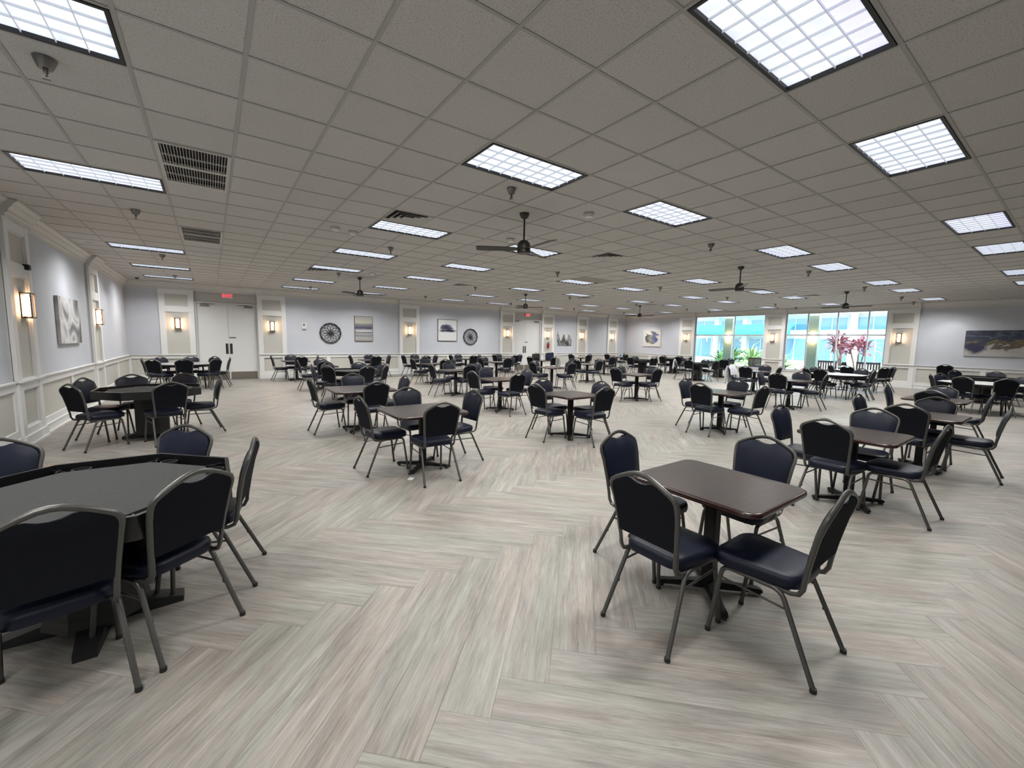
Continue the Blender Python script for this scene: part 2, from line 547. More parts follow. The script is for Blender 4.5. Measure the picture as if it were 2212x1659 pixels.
# ------------------------------------------------------------------ ceiling: slab, T-bar grid, lay-in tiles
b = MB(); b.box(XL - .2, XR + .2, YF - .2, YA + .2, ZC + .10, ZC + .22)
ceiling = struct(b.build('ceiling', M['ceil_slab'] if 'ceil_slab' in M else M['ventw']))
i0, i1 = math.floor((XL - OX) / T), math.ceil((XR - OX) / T)
j0, j1 = math.floor((YF - OY) / T), math.ceil((YA - OY) / T)
COLS = [-2, 4, 8, 14, 18, 24, 28, 34]
ROWS = [-6, -2, 2, 7, 11, 15, 20, 24]
OCC = set()
LIGHTS = []
for ri, rj in enumerate(ROWS):
    for ci, c in enumerate(COLS):
        if (c, rj) in ((-2, 11), (34, -2)) or (rj == -6 and c > 0): continue  # left fixtures of the first two rows are unseen, added to light the floor
        LIGHTS.append((c, rj, ci, ri)); OCC.add((c, rj)); OCC.add((c + 1, rj))
GRILLES = [(0, 5), (0, 11)]
for g in GRILLES: OCC.add(g); OCC.add((g[0], g[1] + 1))
DIFFS = [(4, 6), (11, 6), (11, 16), (4, 16), (20, 16), (28, 6), (27, 16)]
for g in DIFFS: OCC.add(g)
def gx(i): return OX + i * T
def gy(j): return OY + (j - (.28 if j >= 18 else 0)) * T
for i in range(i0 + 1, i1):
    b = MB(); x = gx(i); cuts = sorted((gy(rj), gy(rj) + T) for c, rj, _, _ in LIGHTS if c + 1 == i)
    y = YF
    for c0, c1 in cuts + [(YA, YA)]:
        b.box(x - .012, x + .012, y, c0, ZC - .0020, ZC); b.box(x - .002, x + .002, y, c0, ZC, ZC + .03); y = c1
    b.build('grid_runner', M['grid'], ceiling)
for j in range(j0 + 1, j1):
    b = MB(); y = gy(j); cuts = sorted((gx(i), gx(i) + T) for i, gj in GRILLES if gj + 1 == j)
    x = XL
    for c0, c1 in cuts + [(XR, XR)]:
        b.box(x, c0, y - .012, y + .012, ZC - .0014, ZC); b.box(x, c0, y - .002, y + .002, ZC, ZC + .03); x = c1
    b.build('grid_crossbar', M['grid'], ceiling)
tb = MB(); h = T / 2 - .0026; tb.box(-h, h, -h, h, 0, .014)
tme = tb.mesh('ceiling_tile'); tme.materials.append(M['tile'])
tme2 = tb.mesh('ceiling_tile'); tme2.materials.append(M['tile_old'])
cells = []
for i in range(i0, i1):
    for j in range(j0, j1):
        if (i, j) in OCC: continue
        x0, x1, y0, y1 = max(gx(i), XL), min(gx(i + 1), XR), max(gy(j), YF), min(gy(j + 1), YA)
        if x1 - x0 < .03 or y1 - y0 < .03: continue
        full = abs(x1 - x0 - T) < .001 and abs(y1 - y0 - T) < .001
        c = Vector(((x0 + x1) / 2, (y0 + y1) / 2, ZC))
        p = to_px(c)
        vis = p and -150 < p[0] < 2362 and -200 < p[1]
        cells.append((0 if (vis and full) else 1, (c - Vector((0, 0, CAM_H))).length, x0, x1, y0, y1, (i, j)))
cells.sort()
cb = MB(); ct = []
for n, (k, d, x0, x1, y0, y1, ij) in enumerate(cells):
    z = ZC + .0026
    if n < 300 or ij in ((14, 10), (15, 10)):
        link('ceiling_tile', tme2 if ij in ((14, 10), (15, 10)) else tme, ceiling, ((x0 + x1) / 2, (y0 + y1) / 2, z))
    else:
        cb.box(x0 + .0026, x1 - .0026, y0 + .0026, y1 - .0026, z, z + .014); ct += [random.random()] * 6
cme = cb.mesh('ceiling_tile_field'); cme.materials.append(M['tile'])
ta = cme.attributes.new('tint', 'FLOAT', 'FACE'); ta.data.foreach_set('value', ct)
tag(link('ceiling_tile_field', cme, ceiling), kind='stuff')

# ------------------------------------------------------------------ troffers
ORD = ['first', 'second', 'third', 'fourth', 'fifth', 'sixth', 'seventh', 'eighth', 'ninth', 'tenth']
fr = MB()
LX, LY = 2 * T - .03, T - .03
for x0, x1, y0, y1 in ((0, LX, 0, .022), (0, LX, LY - .022, LY), (0, .022, .022, LY - .022), (LX - .022, LX, .022, LY - .022)):
    fr.box(x0, x1, y0, y1, -.004, .036)
fr.box(0, LX, 0, LY, .032, .036)
fme = fr.mesh('frame'); fme.materials.append(M['troffer'])
di = MB(); di.box(.022, LX - .022, .022, LY - .022, .020, .030)
dme = di.mesh('diffuser'); dme.materials.append(M['diffuser'])
lo = MB()
for k in range(1, 8):
    x = .022 + (LX - .044) * k / 8; lo.box(x - .0022, x + .0022, .022, LY - .022, .004, .0195)
for k in range(1, 4):
    y = .022 + (LY - .044) * k / 4; lo.box(.022, LX - .022, y - .0022, y + .0022, .0045, .0193)
lme = lo.mesh('louver'); lme.materials.append(M['louver'])
ld = bpy.data.lights.new('tube_lamp', 'AREA')
ld.shape = 'RECTANGLE'; ld.size = LX - .06; ld.size_y = LY - .06
ld.energy = PANEL_W; ld.color = (1.0, .985, .955); ld.spread = PANEL_SPREAD
rowname = ['unseen fill added behind the camera'] + [ORD[i] + ' row from camera' for i in range(7)]
for c, rj, ci, ri in LIGHTS:
    t = empty('ceiling_light', (gx(c) + .015, gy(rj) + .015, ZC - .002))
    link('frame', fme, t); link('diffuser', dme, t); link('louver', lme, t)
    lamp = bpy.data.objects.new('tube_lamp', ld); COL.objects.link(lamp); lamp.parent = t
    lamp.location = (LX / 2, LY / 2, -.006)
    tag(t, f'recessed louvered ceiling light, {rowname[ri]}, {ORD[ci]} from left wall', 'ceiling light', 'recessed ceiling lights')

# return grilles (two tiles long) and square diffusers
for gi, (i, j) in enumerate(GRILLES):
    x0, y0 = gx(i) + .012, gy(j) + .012
    t = empty('return_grille', (x0, y0, ZC - .002))
    W_, D_ = T - .024, 2 * T - .024
    b = MB(); b.box(0, W_, 0, D_, .03, .04); b.build('backing', M['ventd'], t)
    b = MB()
    for p in ((0, W_, 0, .03), (0, W_, D_ - .03, D_), (0, .03, .03, D_ - .03), (W_ - .03, W_, .03, D_ - .03), (.03, W_ - .03, D_ / 2 - .03, D_ / 2 + .03)):
        b.box(*p, -.006, .02)
    for y in (D_ * .27, D_ * .76): b.box(.03, W_ - .03, y - .006, y + .006, -.003, .01)
    b.build('frame', M['ventw'], t)
    sl = MB(); sl.box(0, .0045, 0, D_ / 2 - .06, -.003, .018)
    sme_ = sl.mesh('slat'); sme_.materials.append(M['ventw'])
    for half in (0, 1):
        for k in range(22):
            link('slat', sme_, t, (.04 + k * (W_ - .08) / 21.5, .03 + half * D_ / 2 * 1.0, 0))
    tag(t, ['large slatted return air grille, nearest one, by left wall lights', 'slatted return air grille further along the left ceiling bay'][gi], 'air vent', 'return air grilles')
dlab = ['square ceiling diffuser touching the light left of the nearest fan', 'square diffuser on open ceiling right of the nearest fan', 'small dark diffuser above the ink cloud painting', 'diffuser beside a light in front of the striped painting wall', 'diffuser above the second set of double doors', 'diffuser beside the fan in front of the windows', 'diffuser beside the far corner fan']
for di_, (i, j) in enumerate(DIFFS):
    t = empty('air_diffuser', (gx(i) + T / 2, gy(j) + T / 2, ZC - .002))
    b = MB(); b.box(-.29, .29, -.29, .29, .027, .032); b.build('backing', M['ventd'], t)
    for k, r in enumerate((.29, .215, .14, .07)):
        b = MB()
        def ringpts(q, z): return [(-q, -q, z), (q, -q, z), (q, q, z), (-q, q, z)]
        b.loft([ringpts(r, -.004), ringpts(r, .000), ringpts(r - .045, .026), ringpts(r - .045, .020)], False, False, True)
        b.build('diffuser_ring', M['ventw'], t)
    tag(t, dlab[di_], 'air vent', 'square ceiling diffusers')

# sprinklers
SPK = [(x, y) for y in (4.08, 8.06, 12.1, 16.05) for x in (-.78, 2.88, 7.15, 11.4, 15.45, 19.4)] + [(21.4, 12.1), (21.7, 4.2), (21.46, 8.05)]
sp = MB(); sp.lathe([(.058, 0), (.055, -.012), (.036, -.06), (.034, -.062)], 14)
sp2 = MB(); sp2.lathe([(.013, -.06), (.013, -.085), (.008, -.09)], 10); sp2.box(-.004, .004, -.024, .024, -.112, -.086)
sp2.box(-.018, .018, -.018, .018, -.122, -.117); sp2.box(-.003, .003, -.003, .003, -.12, -.086)
m1 = sp.mesh('escutcheon', 40); m1.materials.append(M['ventw']); m2 = sp2.mesh('sprinkler_head', 40); m2.materials.append(M['sprk'])
m1.materials[0] = M['sprk']
for k, (x, y) in enumerate(SPK):
    t = empty('sprinkler', (x, y, ZC - .002))
    link('escutcheon', m1, t); link('sprinkler_head', m2, t)
    if k < 24:
        lab = f'grey ceiling sprinkler head, {ORD[k // 6]} row from camera, {ORD[k % 6]} from left wall'
    else:
        lab = ['sprinkler head close to the left window pane', 'sprinkler head by the lamp right of windows', 'sprinkler head close to the middle window pilaster'][k - 24]
    tag(t, lab, 'sprinkler', 'ceiling sprinklers')
# detectors and speakers
DISC = [(1.69, 7.23, 'white ceiling speaker left of the diffuser light'), (1.98, 7.3, 'small round detector beside the ceiling speaker'), (4.26, 6.05, 'smoke detector behind the nearest ceiling fan'), (3.6, 11.5, 'smoke detector above the fan before striped painting'), (4.25, 4.19, 'flat round detector right of the nearest fan'), (16.07, 6.1, 'smoke detector near the fan by the windows')]
for x, y, lab in DISC:
    t = empty('ceiling_speaker' if 'speaker left' in lab else 'smoke_detector', (x, y, ZC - .002))
    b = MB(); b.lathe([(.075, 0), (.075, -.015), (.068, -.022)], 20); b.build('base', M['ventw'], t, smooth=40)
    b = MB(); b.lathe([(.058, -.02), (.052, -.045), (.02, -.05)], 20); b.build('sensor', M['white'], t, smooth=40)
    tag(t, lab, 'detector')

# ceiling fans
FANS = [(3.57, 4.74, (27, 147, 267), 'nearest ceiling fan, bronze, overlapping a lit ceiling panel'), (9.7, 4.8, (100, -25, 215), 'bronze ceiling fan between the nearest fan and the windows'), (3.57, 12.58, (210, -32, 88), 'bronze ceiling fan in front of the striped painting'), (9.6, 12.57, (205, -30, 85), 'bronze ceiling fan in front of the second double doors'), (16.35, 12.6, (140, -60, 20), 'farthest bronze ceiling fan, in the corner before the blue painting'), (16.45, 4.78, (88, -80, 205), 'bronze ceiling fan silhouetted above the large windows')]
fparts = []
b = MB(); b.lathe([(.066, 0), (.066, -.02), (.05, -.055), (.02, -.075), (.012, -.078)], 20); fparts.append(('canopy', b.mesh('canopy', 40)))
b = MB(); b.lathe([(.0125, -.07), (.0125, -.36)], 12); fparts.append(('downrod', b.mesh('downrod', 40)))
b = MB(); b.lathe([(.02, -.35), (.055, -.365), (.085, -.40), (.092, -.44), (.09, -.475)], 24); fparts.append(('motor_housing', b.mesh('motor_housing', 40)))
b = MB(); b.lathe([(.088, -.478), (.094, -.485), (.094, -.52), (.08, -.535)], 24); fparts.append(('light_cap', b.mesh('light_cap', 40)))
for _, me in fparts: me.materials.append(M['fan'])
b = MB()
tw = .22
ring = []
def blade_sec(x, w):
    c, s_ = math.cos(tw), math.sin(tw)
    return [(x, y * c - z * s_, -.475 + y * s_ + z * c) for y, z in ((-w / 2, -.004), (w / 2, -.004), (w / 2, .004), (-w / 2, .004))]
b.loft([blade_sec(.075, .07), blade_sec(.16, .12), blade_sec(.58, .135), blade_sec(.655, .115)])
blade_me = b.mesh('blade'); blade_me.materials.append(M['fan'])
for x, y, angs, lab in FANS:
    t = empty('ceiling_fan', (x, y, ZC - .002))
    for nm, me in fparts: link(nm, me, t)
    for a in angs: link('blade', blade_me, t, None, (0, 0, R(a)))
    tag(t, lab, 'ceiling fan', 'ceiling fans')

# ------------------------------------------------------------------ wall trim
PIL_A = [-.9, 1.92, 7.39, 12.85, 15.68, 18.43, 21.16]
PIL_L = [8.98, 13.75]
PIL_R = [13.93, 9.28, 4.59]
PW, PD = .94, .07
ntrim = [0]
def pilaster(Mw, c, w=PW):
    ntrim[0] += 1
    x0, x1 = c - w / 2, c + w / 2
    b = MB(); b.mbox(Mw, x0, x1, 0, .025, 0, 3.12)
    root = struct(b.build(f'trim_{ntrim[0]}', M['panel']))
    sw = .145
    for s0, s1 in ((x0, x0 + sw), (x1 - sw, x1)):
        b = MB(); b.mbox(Mw, s0, s1, .02, PD, .15, 3.12); b.build('stile', M['trim'], root)
    for z0, z1 in ((.15, .25), (.79, .92), (2.37, 2.55), (2.98, 3.12)):
        b = MB(); b.mbox(Mw, x0 + sw, x1 - sw, .02, PD - .004, z0, z1); b.build('rail', M['trim'], root)
    b = MB(); b.mbox(Mw, x0 - .012, x1 + .012, .02, PD + .03, .90, .925); b.build('rail_cap', M['trim'], root)
    b = MB(); b.mbox(Mw, x0 - .012, x1 + .012, 0, PD + .02, 0, .15); b.mbox(Mw, x0 - .02, x1 + .02, 0, PD + .032, 0, .03); b.build('plinth', M['trim'], root)
    for p0, p1 in ((.25, .79), (.925, 2.37), (2.55, 2.98)):
        b = MB(); a0, a1 = x0 + sw, x1 - sw; q = .018
        for r in ((a0, a0 + q, p0, p1), (a1 - q, a1, p0, p1), (a0 + q, a1 - q, p0, p0 + q), (a0 + q, a1 - q, p1 - q, p1)):
            b.mbox(Mw, r[0], r[1], .02, .047, r[2], r[3])
        b.build('panel_moulding', M['trim'], root)
    return root
for c in PIL_A: pilaster(MA, c)
for c in PIL_L: pilaster(ML, c)
for c in PIL_R: pilaster(MR, c)

def wainscot(Mw, s0, s1, parent, n):
    """flat framed panels between floor and chair rail"""
    b = MB(); b.mbox(Mw, s0, s1, 0, .012, .12, .80); b.build('wainscot_panel', M['panel'], parent)
    b = MB(); b.mbox(Mw, s0, s1, .01, .038, .79, .91); b.build('chair_rail', M['trim'], parent)
    b = MB(); b.mbox(Mw, s0, s1, .01, .068, .905, .925); b.build('rail_cap', M['trim'], parent)
    b = MB(); b.mbox(Mw, s0, s1, .01, .036, .14, .25); b.build('bottom_rail', M['trim'], parent)
    st = .14
    for k in range(n + 1):
        c = s0 + (s1 - s0) * k / n
        a = max(s0, c - st / 2); e = min(s1, c + st / 2)
        if e - a < .02: continue
        b = MB(); b.mbox(Mw, a, e, .01, .037, .25, .79); b.build('stile', M['trim'], parent)
def baseboard(name, Mw, segs):
    b = MB()
    for s0, s1 in segs:
        b.mbox(Mw, s0, s1, 0, .05, 0, .13); b.mbox(Mw, s0, s1, 0, .058, .13, .15); b.mbox(Mw, s0, s1, 0, .068, 0, .028)
    return struct(b.build(name, M['trim']))
hw = PW / 2
segA = []
edges = [XL]
for c in PIL_A: edges += [c - hw, c + hw]
edges.append(XR)
for k in range(0, len(edges), 2):
    s0, s1 = edges[k], edges[k + 1]
    if any(abs(s0 - a) < .3 and abs(s1 - c) < .3 for a, c, _ in DOORS): continue
    segA.append((s0, s1)); wainscot(MA, s0, s1, wall_back, max(1, round((s1 - s0) / 1.55)))
baseboard('baseboard_back', MA, segA)
segL = [(YF, PIL_L[0] - hw), (PIL_L[0] + hw, PIL_L[1] - hw), (PIL_L[1] + hw, YA)]
for s0, s1 in segL: wainscot(ML, s0, s1, wall_left, max(1, round((s1 - s0) / 1.9)))
baseboard('baseboard_left', ML, segL)
segR = [(YF, PIL_R[2] - hw), (PIL_R[0] + hw, YA)]
for s0, s1 in segR: wainscot(MR, s0, s1, wall_right, max(1, round((s1 - s0) / 1.9)))
baseboard('baseboard_right', MR, segR + list(WINS[::1]))
# crown moulding, stepping forward over every pilaster
PROF = [(0, 3.11), (.018, 3.11), (.022, 3.15), (.05, 3.165), (.055, 3.20), (.095, 3.255), (.10, 3.275), (.145, 3.31), (.15, 3.333), (0, 3.333)]
def crown(Mw, s0, s1, pil, rev):
    ntrim[0] += 1
    b = MB()
    pieces = []
    cur = s0
    for c in sorted(pil):
        pieces += [(cur, c - hw - .03, 0), (c - hw - .03, c + hw + .03, PD + .01)]; cur = c + hw + .03
    pieces.append((cur, s1, 0))
    for a, e, off in pieces:
        ring0 = [Mw(a, 0 if d == 0 else d + off, z) for d, z in PROF]; ring1 = [Mw(e, 0 if d == 0 else d + off, z) for d, z in PROF]
        rings = [ring0, ring1]
        if rev: rings = [r[::-1] for r in rings]
        b.loft(rings)
    return struct(b.build(f'trim_{ntrim[0]}', M['crown']))
crown(MA, XL, XR, PIL_A, False)
crown(ML, YF, YA, PIL_L, True)
crown(MR, YF, YA, PIL_R, False)

# ------------------------------------------------------------------ double doors
def text_mesh(txt, size, depth):
    cu = bpy.data.curves.new('lettering', 'FONT'); cu.body = txt; cu.size = size; cu.extrude = depth; cu.align_x = 'CENTER'; cu.align_y = 'CENTER'
    tmp = bpy.data.objects.new('tmp_text', cu); COL.objects.link(tmp)
    bpy.context.view_layer.update()
    me = bpy.data.meshes.new_from_object(tmp.evaluated_get(bpy.context.evaluated_depsgraph_get()))
    bpy.data.objects.remove(tmp)
    return me
for di_, (a, c, mid) in enumerate(DOORS):
    DZ = 2.765
    b = MB(); b.mbox(MA, a, a + .05, -.16, -.02, 0, DZ); b.mbox(MA, c - .05, c, -.16, -.02, 0, DZ); b.mbox(MA, a + .05, c - .05, -.16, -.02, DZ - .04, DZ)
    b.mbox(MA, a, c, -.3, -.16, -.02, DZ)
    d = struct(b.build(f'door_{di_ + 1}', M['door']))
    for side in (0, 1):
        s0, s1 = (a + .053, mid - .004) if side == 0 else (mid + .004, c - .053)
        b = MB(); b.mbox(MA, s0, s1, -.135, -.09, .006, DZ - .044); leaf = b.build('door_leaf', M['door'], d)
        e = s1 - .10 if side == 0 else s0 + .02
        b = MB(); b.mbox(MA, e, e + .08, -.092, -.086, .93, 1.31); b.build('push_plate', M['darksteel'], leaf)
        b = MB(); b.mbox(MA, s0 + .02, s1 - .02, -.092, -.087, .012, .275); b.build('kick_plate', M['kick'], leaf)
        k0 = s0 + .10 if side == 0 else s1 - .36
        b = MB(); b.mbox(MA, k0, k0 + .26, -.092, -.03, 2.62, 2.69)
        e0 = k0 + .1
        b.mbox(MA, e0, e0 + .34 if side == 0 else e0 + .05, -.05, -.03, 2.695, 2.712)
        if side: b.mbox(MA, e0 - .3, e0, -.05, -.03, 2.695, 2.712)
        b.build('door_closer', M['steel'], leaf)
        if side == 1:
            b = MB(); b.mbox(MA, s0 + .015, s0 + .22, -.092, -.088, 1.50, 1.55); b.build('sign_plate', M['steel'], leaf)
    # exit sign over the doors
    xs_ = .55 if di_ == 0 else 14.25
    t = empty('exit_sign', (xs_, YA + .055, 2.92))
    b = MB(); b.box(-.165, .165, -.05, 0, 0, .19); b.build('housing', M['white'], t)
    b = MB(); b.box(-.135, .135, -.056, -.050, .02, .17); b.build('face', M['exitface'], t)
    tm = text_mesh('EXIT', .155, .003); tm.materials.append(M['exitred'])
    link('lettering', tm, t, (0, -.060, .094), (PI / 2, 0, 0))
    tag(t, ['red lit exit sign above the left double doors', 'red lit exit sign above the right double doors'][di_], 'exit sign', 'exit signs')

# ------------------------------------------------------------------ windows
def window(idx, y0, y1, muls):
    b = MB()
    fw = .045
    b.mbox(MR, y0, y0 + fw, -.16, -.06, WZ0, WZ1); b.mbox(MR, y1 - fw, y1, -.16, -.06, WZ0, WZ1)
    b.mbox(MR, y0 + fw, y1 - fw, -.16, -.06, WZ0, WZ0 + fw); b.mbox(MR, y0 + fw, y1 - fw, -.16, -.06, WZ1 - fw, WZ1)
    w = struct(b.build(f'window_{idx}', M['winframe']))
    TZ = 2.10
    b = MB(); b.mbox(MR, y0 + fw, y1 - fw, -.155, -.06, TZ - .035, TZ + .035); b.build('transom_bar', M['winframe'], w)
    cuts = [y0 + fw] + muls + [y1 - fw]
    for q in muls:
        for z0, z1 in ((WZ0 + fw, TZ - .035), (TZ + .035, WZ1 - fw)):
            b = MB(); b.mbox(MR, q - .022, q + .022, -.15, -.065, z0, z1); b.build('mullion', M['winframe'], w)
    for k in range(len(cuts) - 1):
        for z0, z1 in ((WZ0 + fw, TZ - .035), (TZ + .035, WZ1 - fw)):
            b = MB(); g = .02
            b.mbox(MR, cuts[k] + (.022 if k else 0), cuts[k + 1] - (.022 if k < len(cuts) - 2 else 0), -.112, -.106, z0, z1); b.build('pane', M['glass'], w)
    b = MB(); b.mbox(MR, y0, y1, -.06, .05, WZ0 - .03, WZ0); b.build('window_sill', M['trim'], w)
    b = MB(); b.mbox(MR, y0, y1, 0, .02, .15, WZ0 - .03); b.build('apron', M['trim'], w)
window(1, *WINS[0], [11.28])
window(2, *WINS[1], [5.7, 6.78, 7.92])

# ------------------------------------------------------------------ wall sconces
sc_parts = []
b = MB(); b.box(-.075, .075, -.012, 0, -.18, .18); sc_parts.append(('back_plate', b, 'bronze'))
b = MB(); b.box(-.085, .085, -.115, -.004, .165, .182); sc_parts.append(('top_frame', b, 'bronze'))
b = MB(); b.box(-.085, .085, -.115, -.004, -.182, -.165); sc_parts.append(('bottom_frame', b, 'bronze'))
for sx in (-1, 1):
    b = MB(); b.box(sx * .078 - .007, sx * .078 + .007, -.113, -.099, -.165, .165); sc_parts.append(('side_bar', b, 'bronze'))
b = MB(); b.prism(rrect(.042, .032, .025, 4), -.150, .150); b.v = [(x, y - .055, z) for x, y, z in b.v]; sc_parts.append(('glass_shade', b, 'sconce'))
sc_me = []
for nm, mb, mm in sc_parts:
    me = mb.mesh(nm, 40 if nm == 'glass_shade' else None); me.materials.append(M[mm]); sc_me.append((nm, me))
SCON = [('L', 9.1, 'lit wall sconce on the nearest left wall pilaster'), ('L', 13.95, 'lit wall sconce on the second left wall pilaster'),
        ('A', -.9, 'lit wall sconce left of the left double doors'), ('A', 1.92, 'lit wall sconce right of the left double doors'), ('A', 7.39, 'lit wall sconce between the striped and ink cloud paintings'),
        ('A', 12.85, 'lit wall sconce left of the right double doors'), ('A', 15.66, 'lit wall sconce above the fire extinguisher'), ('A', 18.4, 'lit wall sconce right of the black and white plant print'), ('A', 21.13, 'lit wall sconce nearest the far room corner'),
        ('R', 13.99, 'lit wall sconce left of the left window'), ('R', 9.33, 'lit wall sconce on the pilaster between the two windows'), ('R', 4.66, 'lit wall sconce right of the right window')]
for w, s_, lab in SCON:
    t = empty('wall_sconce', on_wall(w, s_, 1.98, .026), FACE[w])
    for nm, me in sc_me: link(nm, me, t)
    tag(t, lab, 'wall sconce', 'lit wall sconces')

# ------------------------------------------------------------------ pictures
def pic_mat(name, fn):
    m, nt, b = new_mat(name)
    tc = nt.nodes.new('ShaderNodeTexCoord')
    sep = nt.nodes.new('ShaderNodeSeparateXYZ'); nt.links.new(tc.outputs['Generated'], sep.inputs[0])
    col = fn(nt, sep.outputs[0], sep.outputs[2])
    nt.links.new(col, b.inputs['Base Color'])
    b.inputs['Roughness'].default_value = .7
    return m
def nz(nt, x, y, sx, sy, det=4, dist=0.0, seed=0.0):
    c = nt.nodes.new('ShaderNodeCombineXYZ')
    nt.links.new(math_node(nt, 'MULTIPLY', x, sx), c.inputs[0]); nt.links.new(math_node(nt, 'MULTIPLY', y, sy), c.inputs[1]); c.inputs[2].default_value = seed
    n = nt.nodes.new('ShaderNodeTexNoise'); n.inputs['Scale'].default_value = 1; n.inputs['Detail'].default_value = det; n.inputs['Distortion'].default_value = dist
    nt.links.new(c.outputs[0], n.inputs['Vector'])
    return n.outputs['Fac']
def radial(nt, x, y, cx, cy, rx, ry):
    dx = math_node(nt, 'DIVIDE', math_node(nt, 'SUBTRACT', x, cx), rx); dy = math_node(nt, 'DIVIDE', math_node(nt, 'SUBTRACT', y, cy), ry)
    return math_node(nt, 'SQRT', math_node(nt, 'ADD', math_node(nt, 'MULTIPLY', dx, dx), math_node(nt, 'MULTIPLY', dy, dy)))
def p_stripe(nt, x, y):
    v = math_node(nt, 'ADD', y, math_node(nt, 'MULTIPLY', math_node(nt, 'SUBTRACT', nz(nt, x, y, 1.5, 22, 5), .5), .12))
    cr = ramp(nt, [(0, (.30, .29, .26)), (.10, (.42, .42, .40)), (.22, (.23, .23, .24)), (.30, (.40, .40, .39)), (.35, (.06, .06, .10)), (.40, (.62, .62, .60)), (.47, (.30, .30, .32)), (.52, (.05, .05, .10)), (.60, (.15, .15, .20)), (.68, (.22, .22, .20)), (.75, (.48, .47, .40)), (.88, (.42, .42, .38)), (1, (.38, .38, .34))])
    e = cr.color_ramp
    nt.links.new(v, cr.inputs[0]); return cr.outputs[0]
def p_ink(nt, x, y):
    n = nz(nt, x, y, 3.5, 7, 6, .6)
    d1 = math_node(nt, 'ADD', radial(nt, x, y, .45, .63, .36, .17), math_node(nt, 'MULTIPLY', math_node(nt, 'SUBTRACT', n, .5), 1.8))
    d2 = math_node(nt, 'ADD', radial(nt, x, y, .5, .47, .56, .085), math_node(nt, 'MULTIPLY', math_node(nt, 'SUBTRACT', n, .5), 1.3))
    c1 = ramp(nt, [(.35, (.03, .03, .06)), (.7, (.10, .10, .17)), (.95, (.45, .45, .50)), (1.0, (.66, .66, .67))])
    nt.links.new(d1, c1.inputs[0])
    c2 = ramp(nt, [(.5, (.015, .015, .03)), (.95, (.66, .66, .67))]); nt.links.new(d2, c2.inputs[0])
    return mixc(nt, 1.0, c1.outputs[0], c2.outputs[0], 'DARKEN')
def p_plant(nt, x, y):
    n = nz(nt, x, y, 5, 2.5, 3, .5, 4.)
    hill = math_node(nt, 'MULTIPLY_ADD', math_node(nt, 'SINE', math_node(nt, 'MULTIPLY_ADD', x, 15.0, 1.6)), .26, .58)
    hill = math_node(nt, 'ADD', hill, math_node(nt, 'MULTIPLY', math_node(nt, 'SUBTRACT', n, .5), .5))
    k = math_node(nt, 'LESS_THAN', y, hill)
    st = ramp(nt, [(.35, (.012, .012, .012)), (.5, (.10, .10, .10)), (.60, (.42, .42, .42))])
    nt.links.new(nz(nt, math_node(nt, 'ADD', x, math_node(nt, 'MULTIPLY', y, .25)), y, 17, 1.5, 3, 1.2, 9.), st.inputs[0])
    return mixc(nt, k, (.58, .58, .60), st.outputs[0])
def p_blue(nt, x, y):
    n = nz(nt, x, y, 4, 4, 6, .8)
    d = math_node(nt, 'ADD', radial(nt, x, y, .50, .52, .44, .40), math_node(nt, 'MULTIPLY', math_node(nt, 'SUBTRACT', n, .5), 2.2))
    cl = ramp(nt, [(.30, (.05, .05, .055)), (.5, (.30, .29, .28)), (.60, (.16, .15, .14)), (.74, (.07, .13, .30)), (1, (.02, .05, .20))])
    nt.links.new(math_node(nt, 'ADD', math_node(nt, 'MULTIPLY', x, .75), math_node(nt, 'MULTIPLY', nz(nt, x, y, 5, 5, 4, 0, 3.), .35)), cl.inputs[0])
    k = ramp(nt, [(.72, (0, 0, 0)), (.95, (1, 1, 1))]); nt.links.new(d, k.inputs[0])
    return mixc(nt, k.outputs[0], cl.outputs[0], (.66, .64, .60))
def p_long(nt, x, y):
    n = nz(nt, x, y, 2.2, 2.0, 6, 1.8, 5.5)
    v = math_node(nt, 'ADD', y, math_node(nt, 'MULTIPLY', math_node(nt, 'SUBTRACT', n, .5), .9))
    cr = ramp(nt, [(.14, (.42, .41, .39)), (.33, (.36, .35, .33)), (.38, (.09, .075, .06)), (.47, (.13, .10, .06)), (.53, (.20, .15, .075)), (.57, (.06, .06, .075)), (.72, (.03, .04, .07)), (.82, (.09, .11, .15)), (.92, (.025, .03, .055)), (1, (.06, .07, .10))])
    nt.links.new(v, cr.inputs[0])
    k = ramp(nt, [(.55, (1, 1, 1)), (1.05, (0, 0, 0))]); nt.links.new(math_node(nt, 'ADD', radial(nt, x, y, .15, .33, .16, .30), math_node(nt, 'MULTIPLY', math_node(nt, 'SUBTRACT', nz(nt, x, y, 6, 3, 3, .5, 8.), .5), 1.3)), k.inputs[0])
    return mixc(nt, k.outputs[0], cr.outputs[0], (.03, .03, .07))
def p_swirl(nt, x, y):
    n = nz(nt, x, y, 2.0, .8, 1.5, 1.3, 2.)
    cr = ramp(nt, [(.30, (.05, .05, .055)), (.42, (.30, .30, .31)), (.50, (.60, .60, .61)), (.58, (.22, .22, .23)), (.68, (.52, .52, .53))]); nt.links.new(n, cr.inputs[0]); return cr.outputs[0]
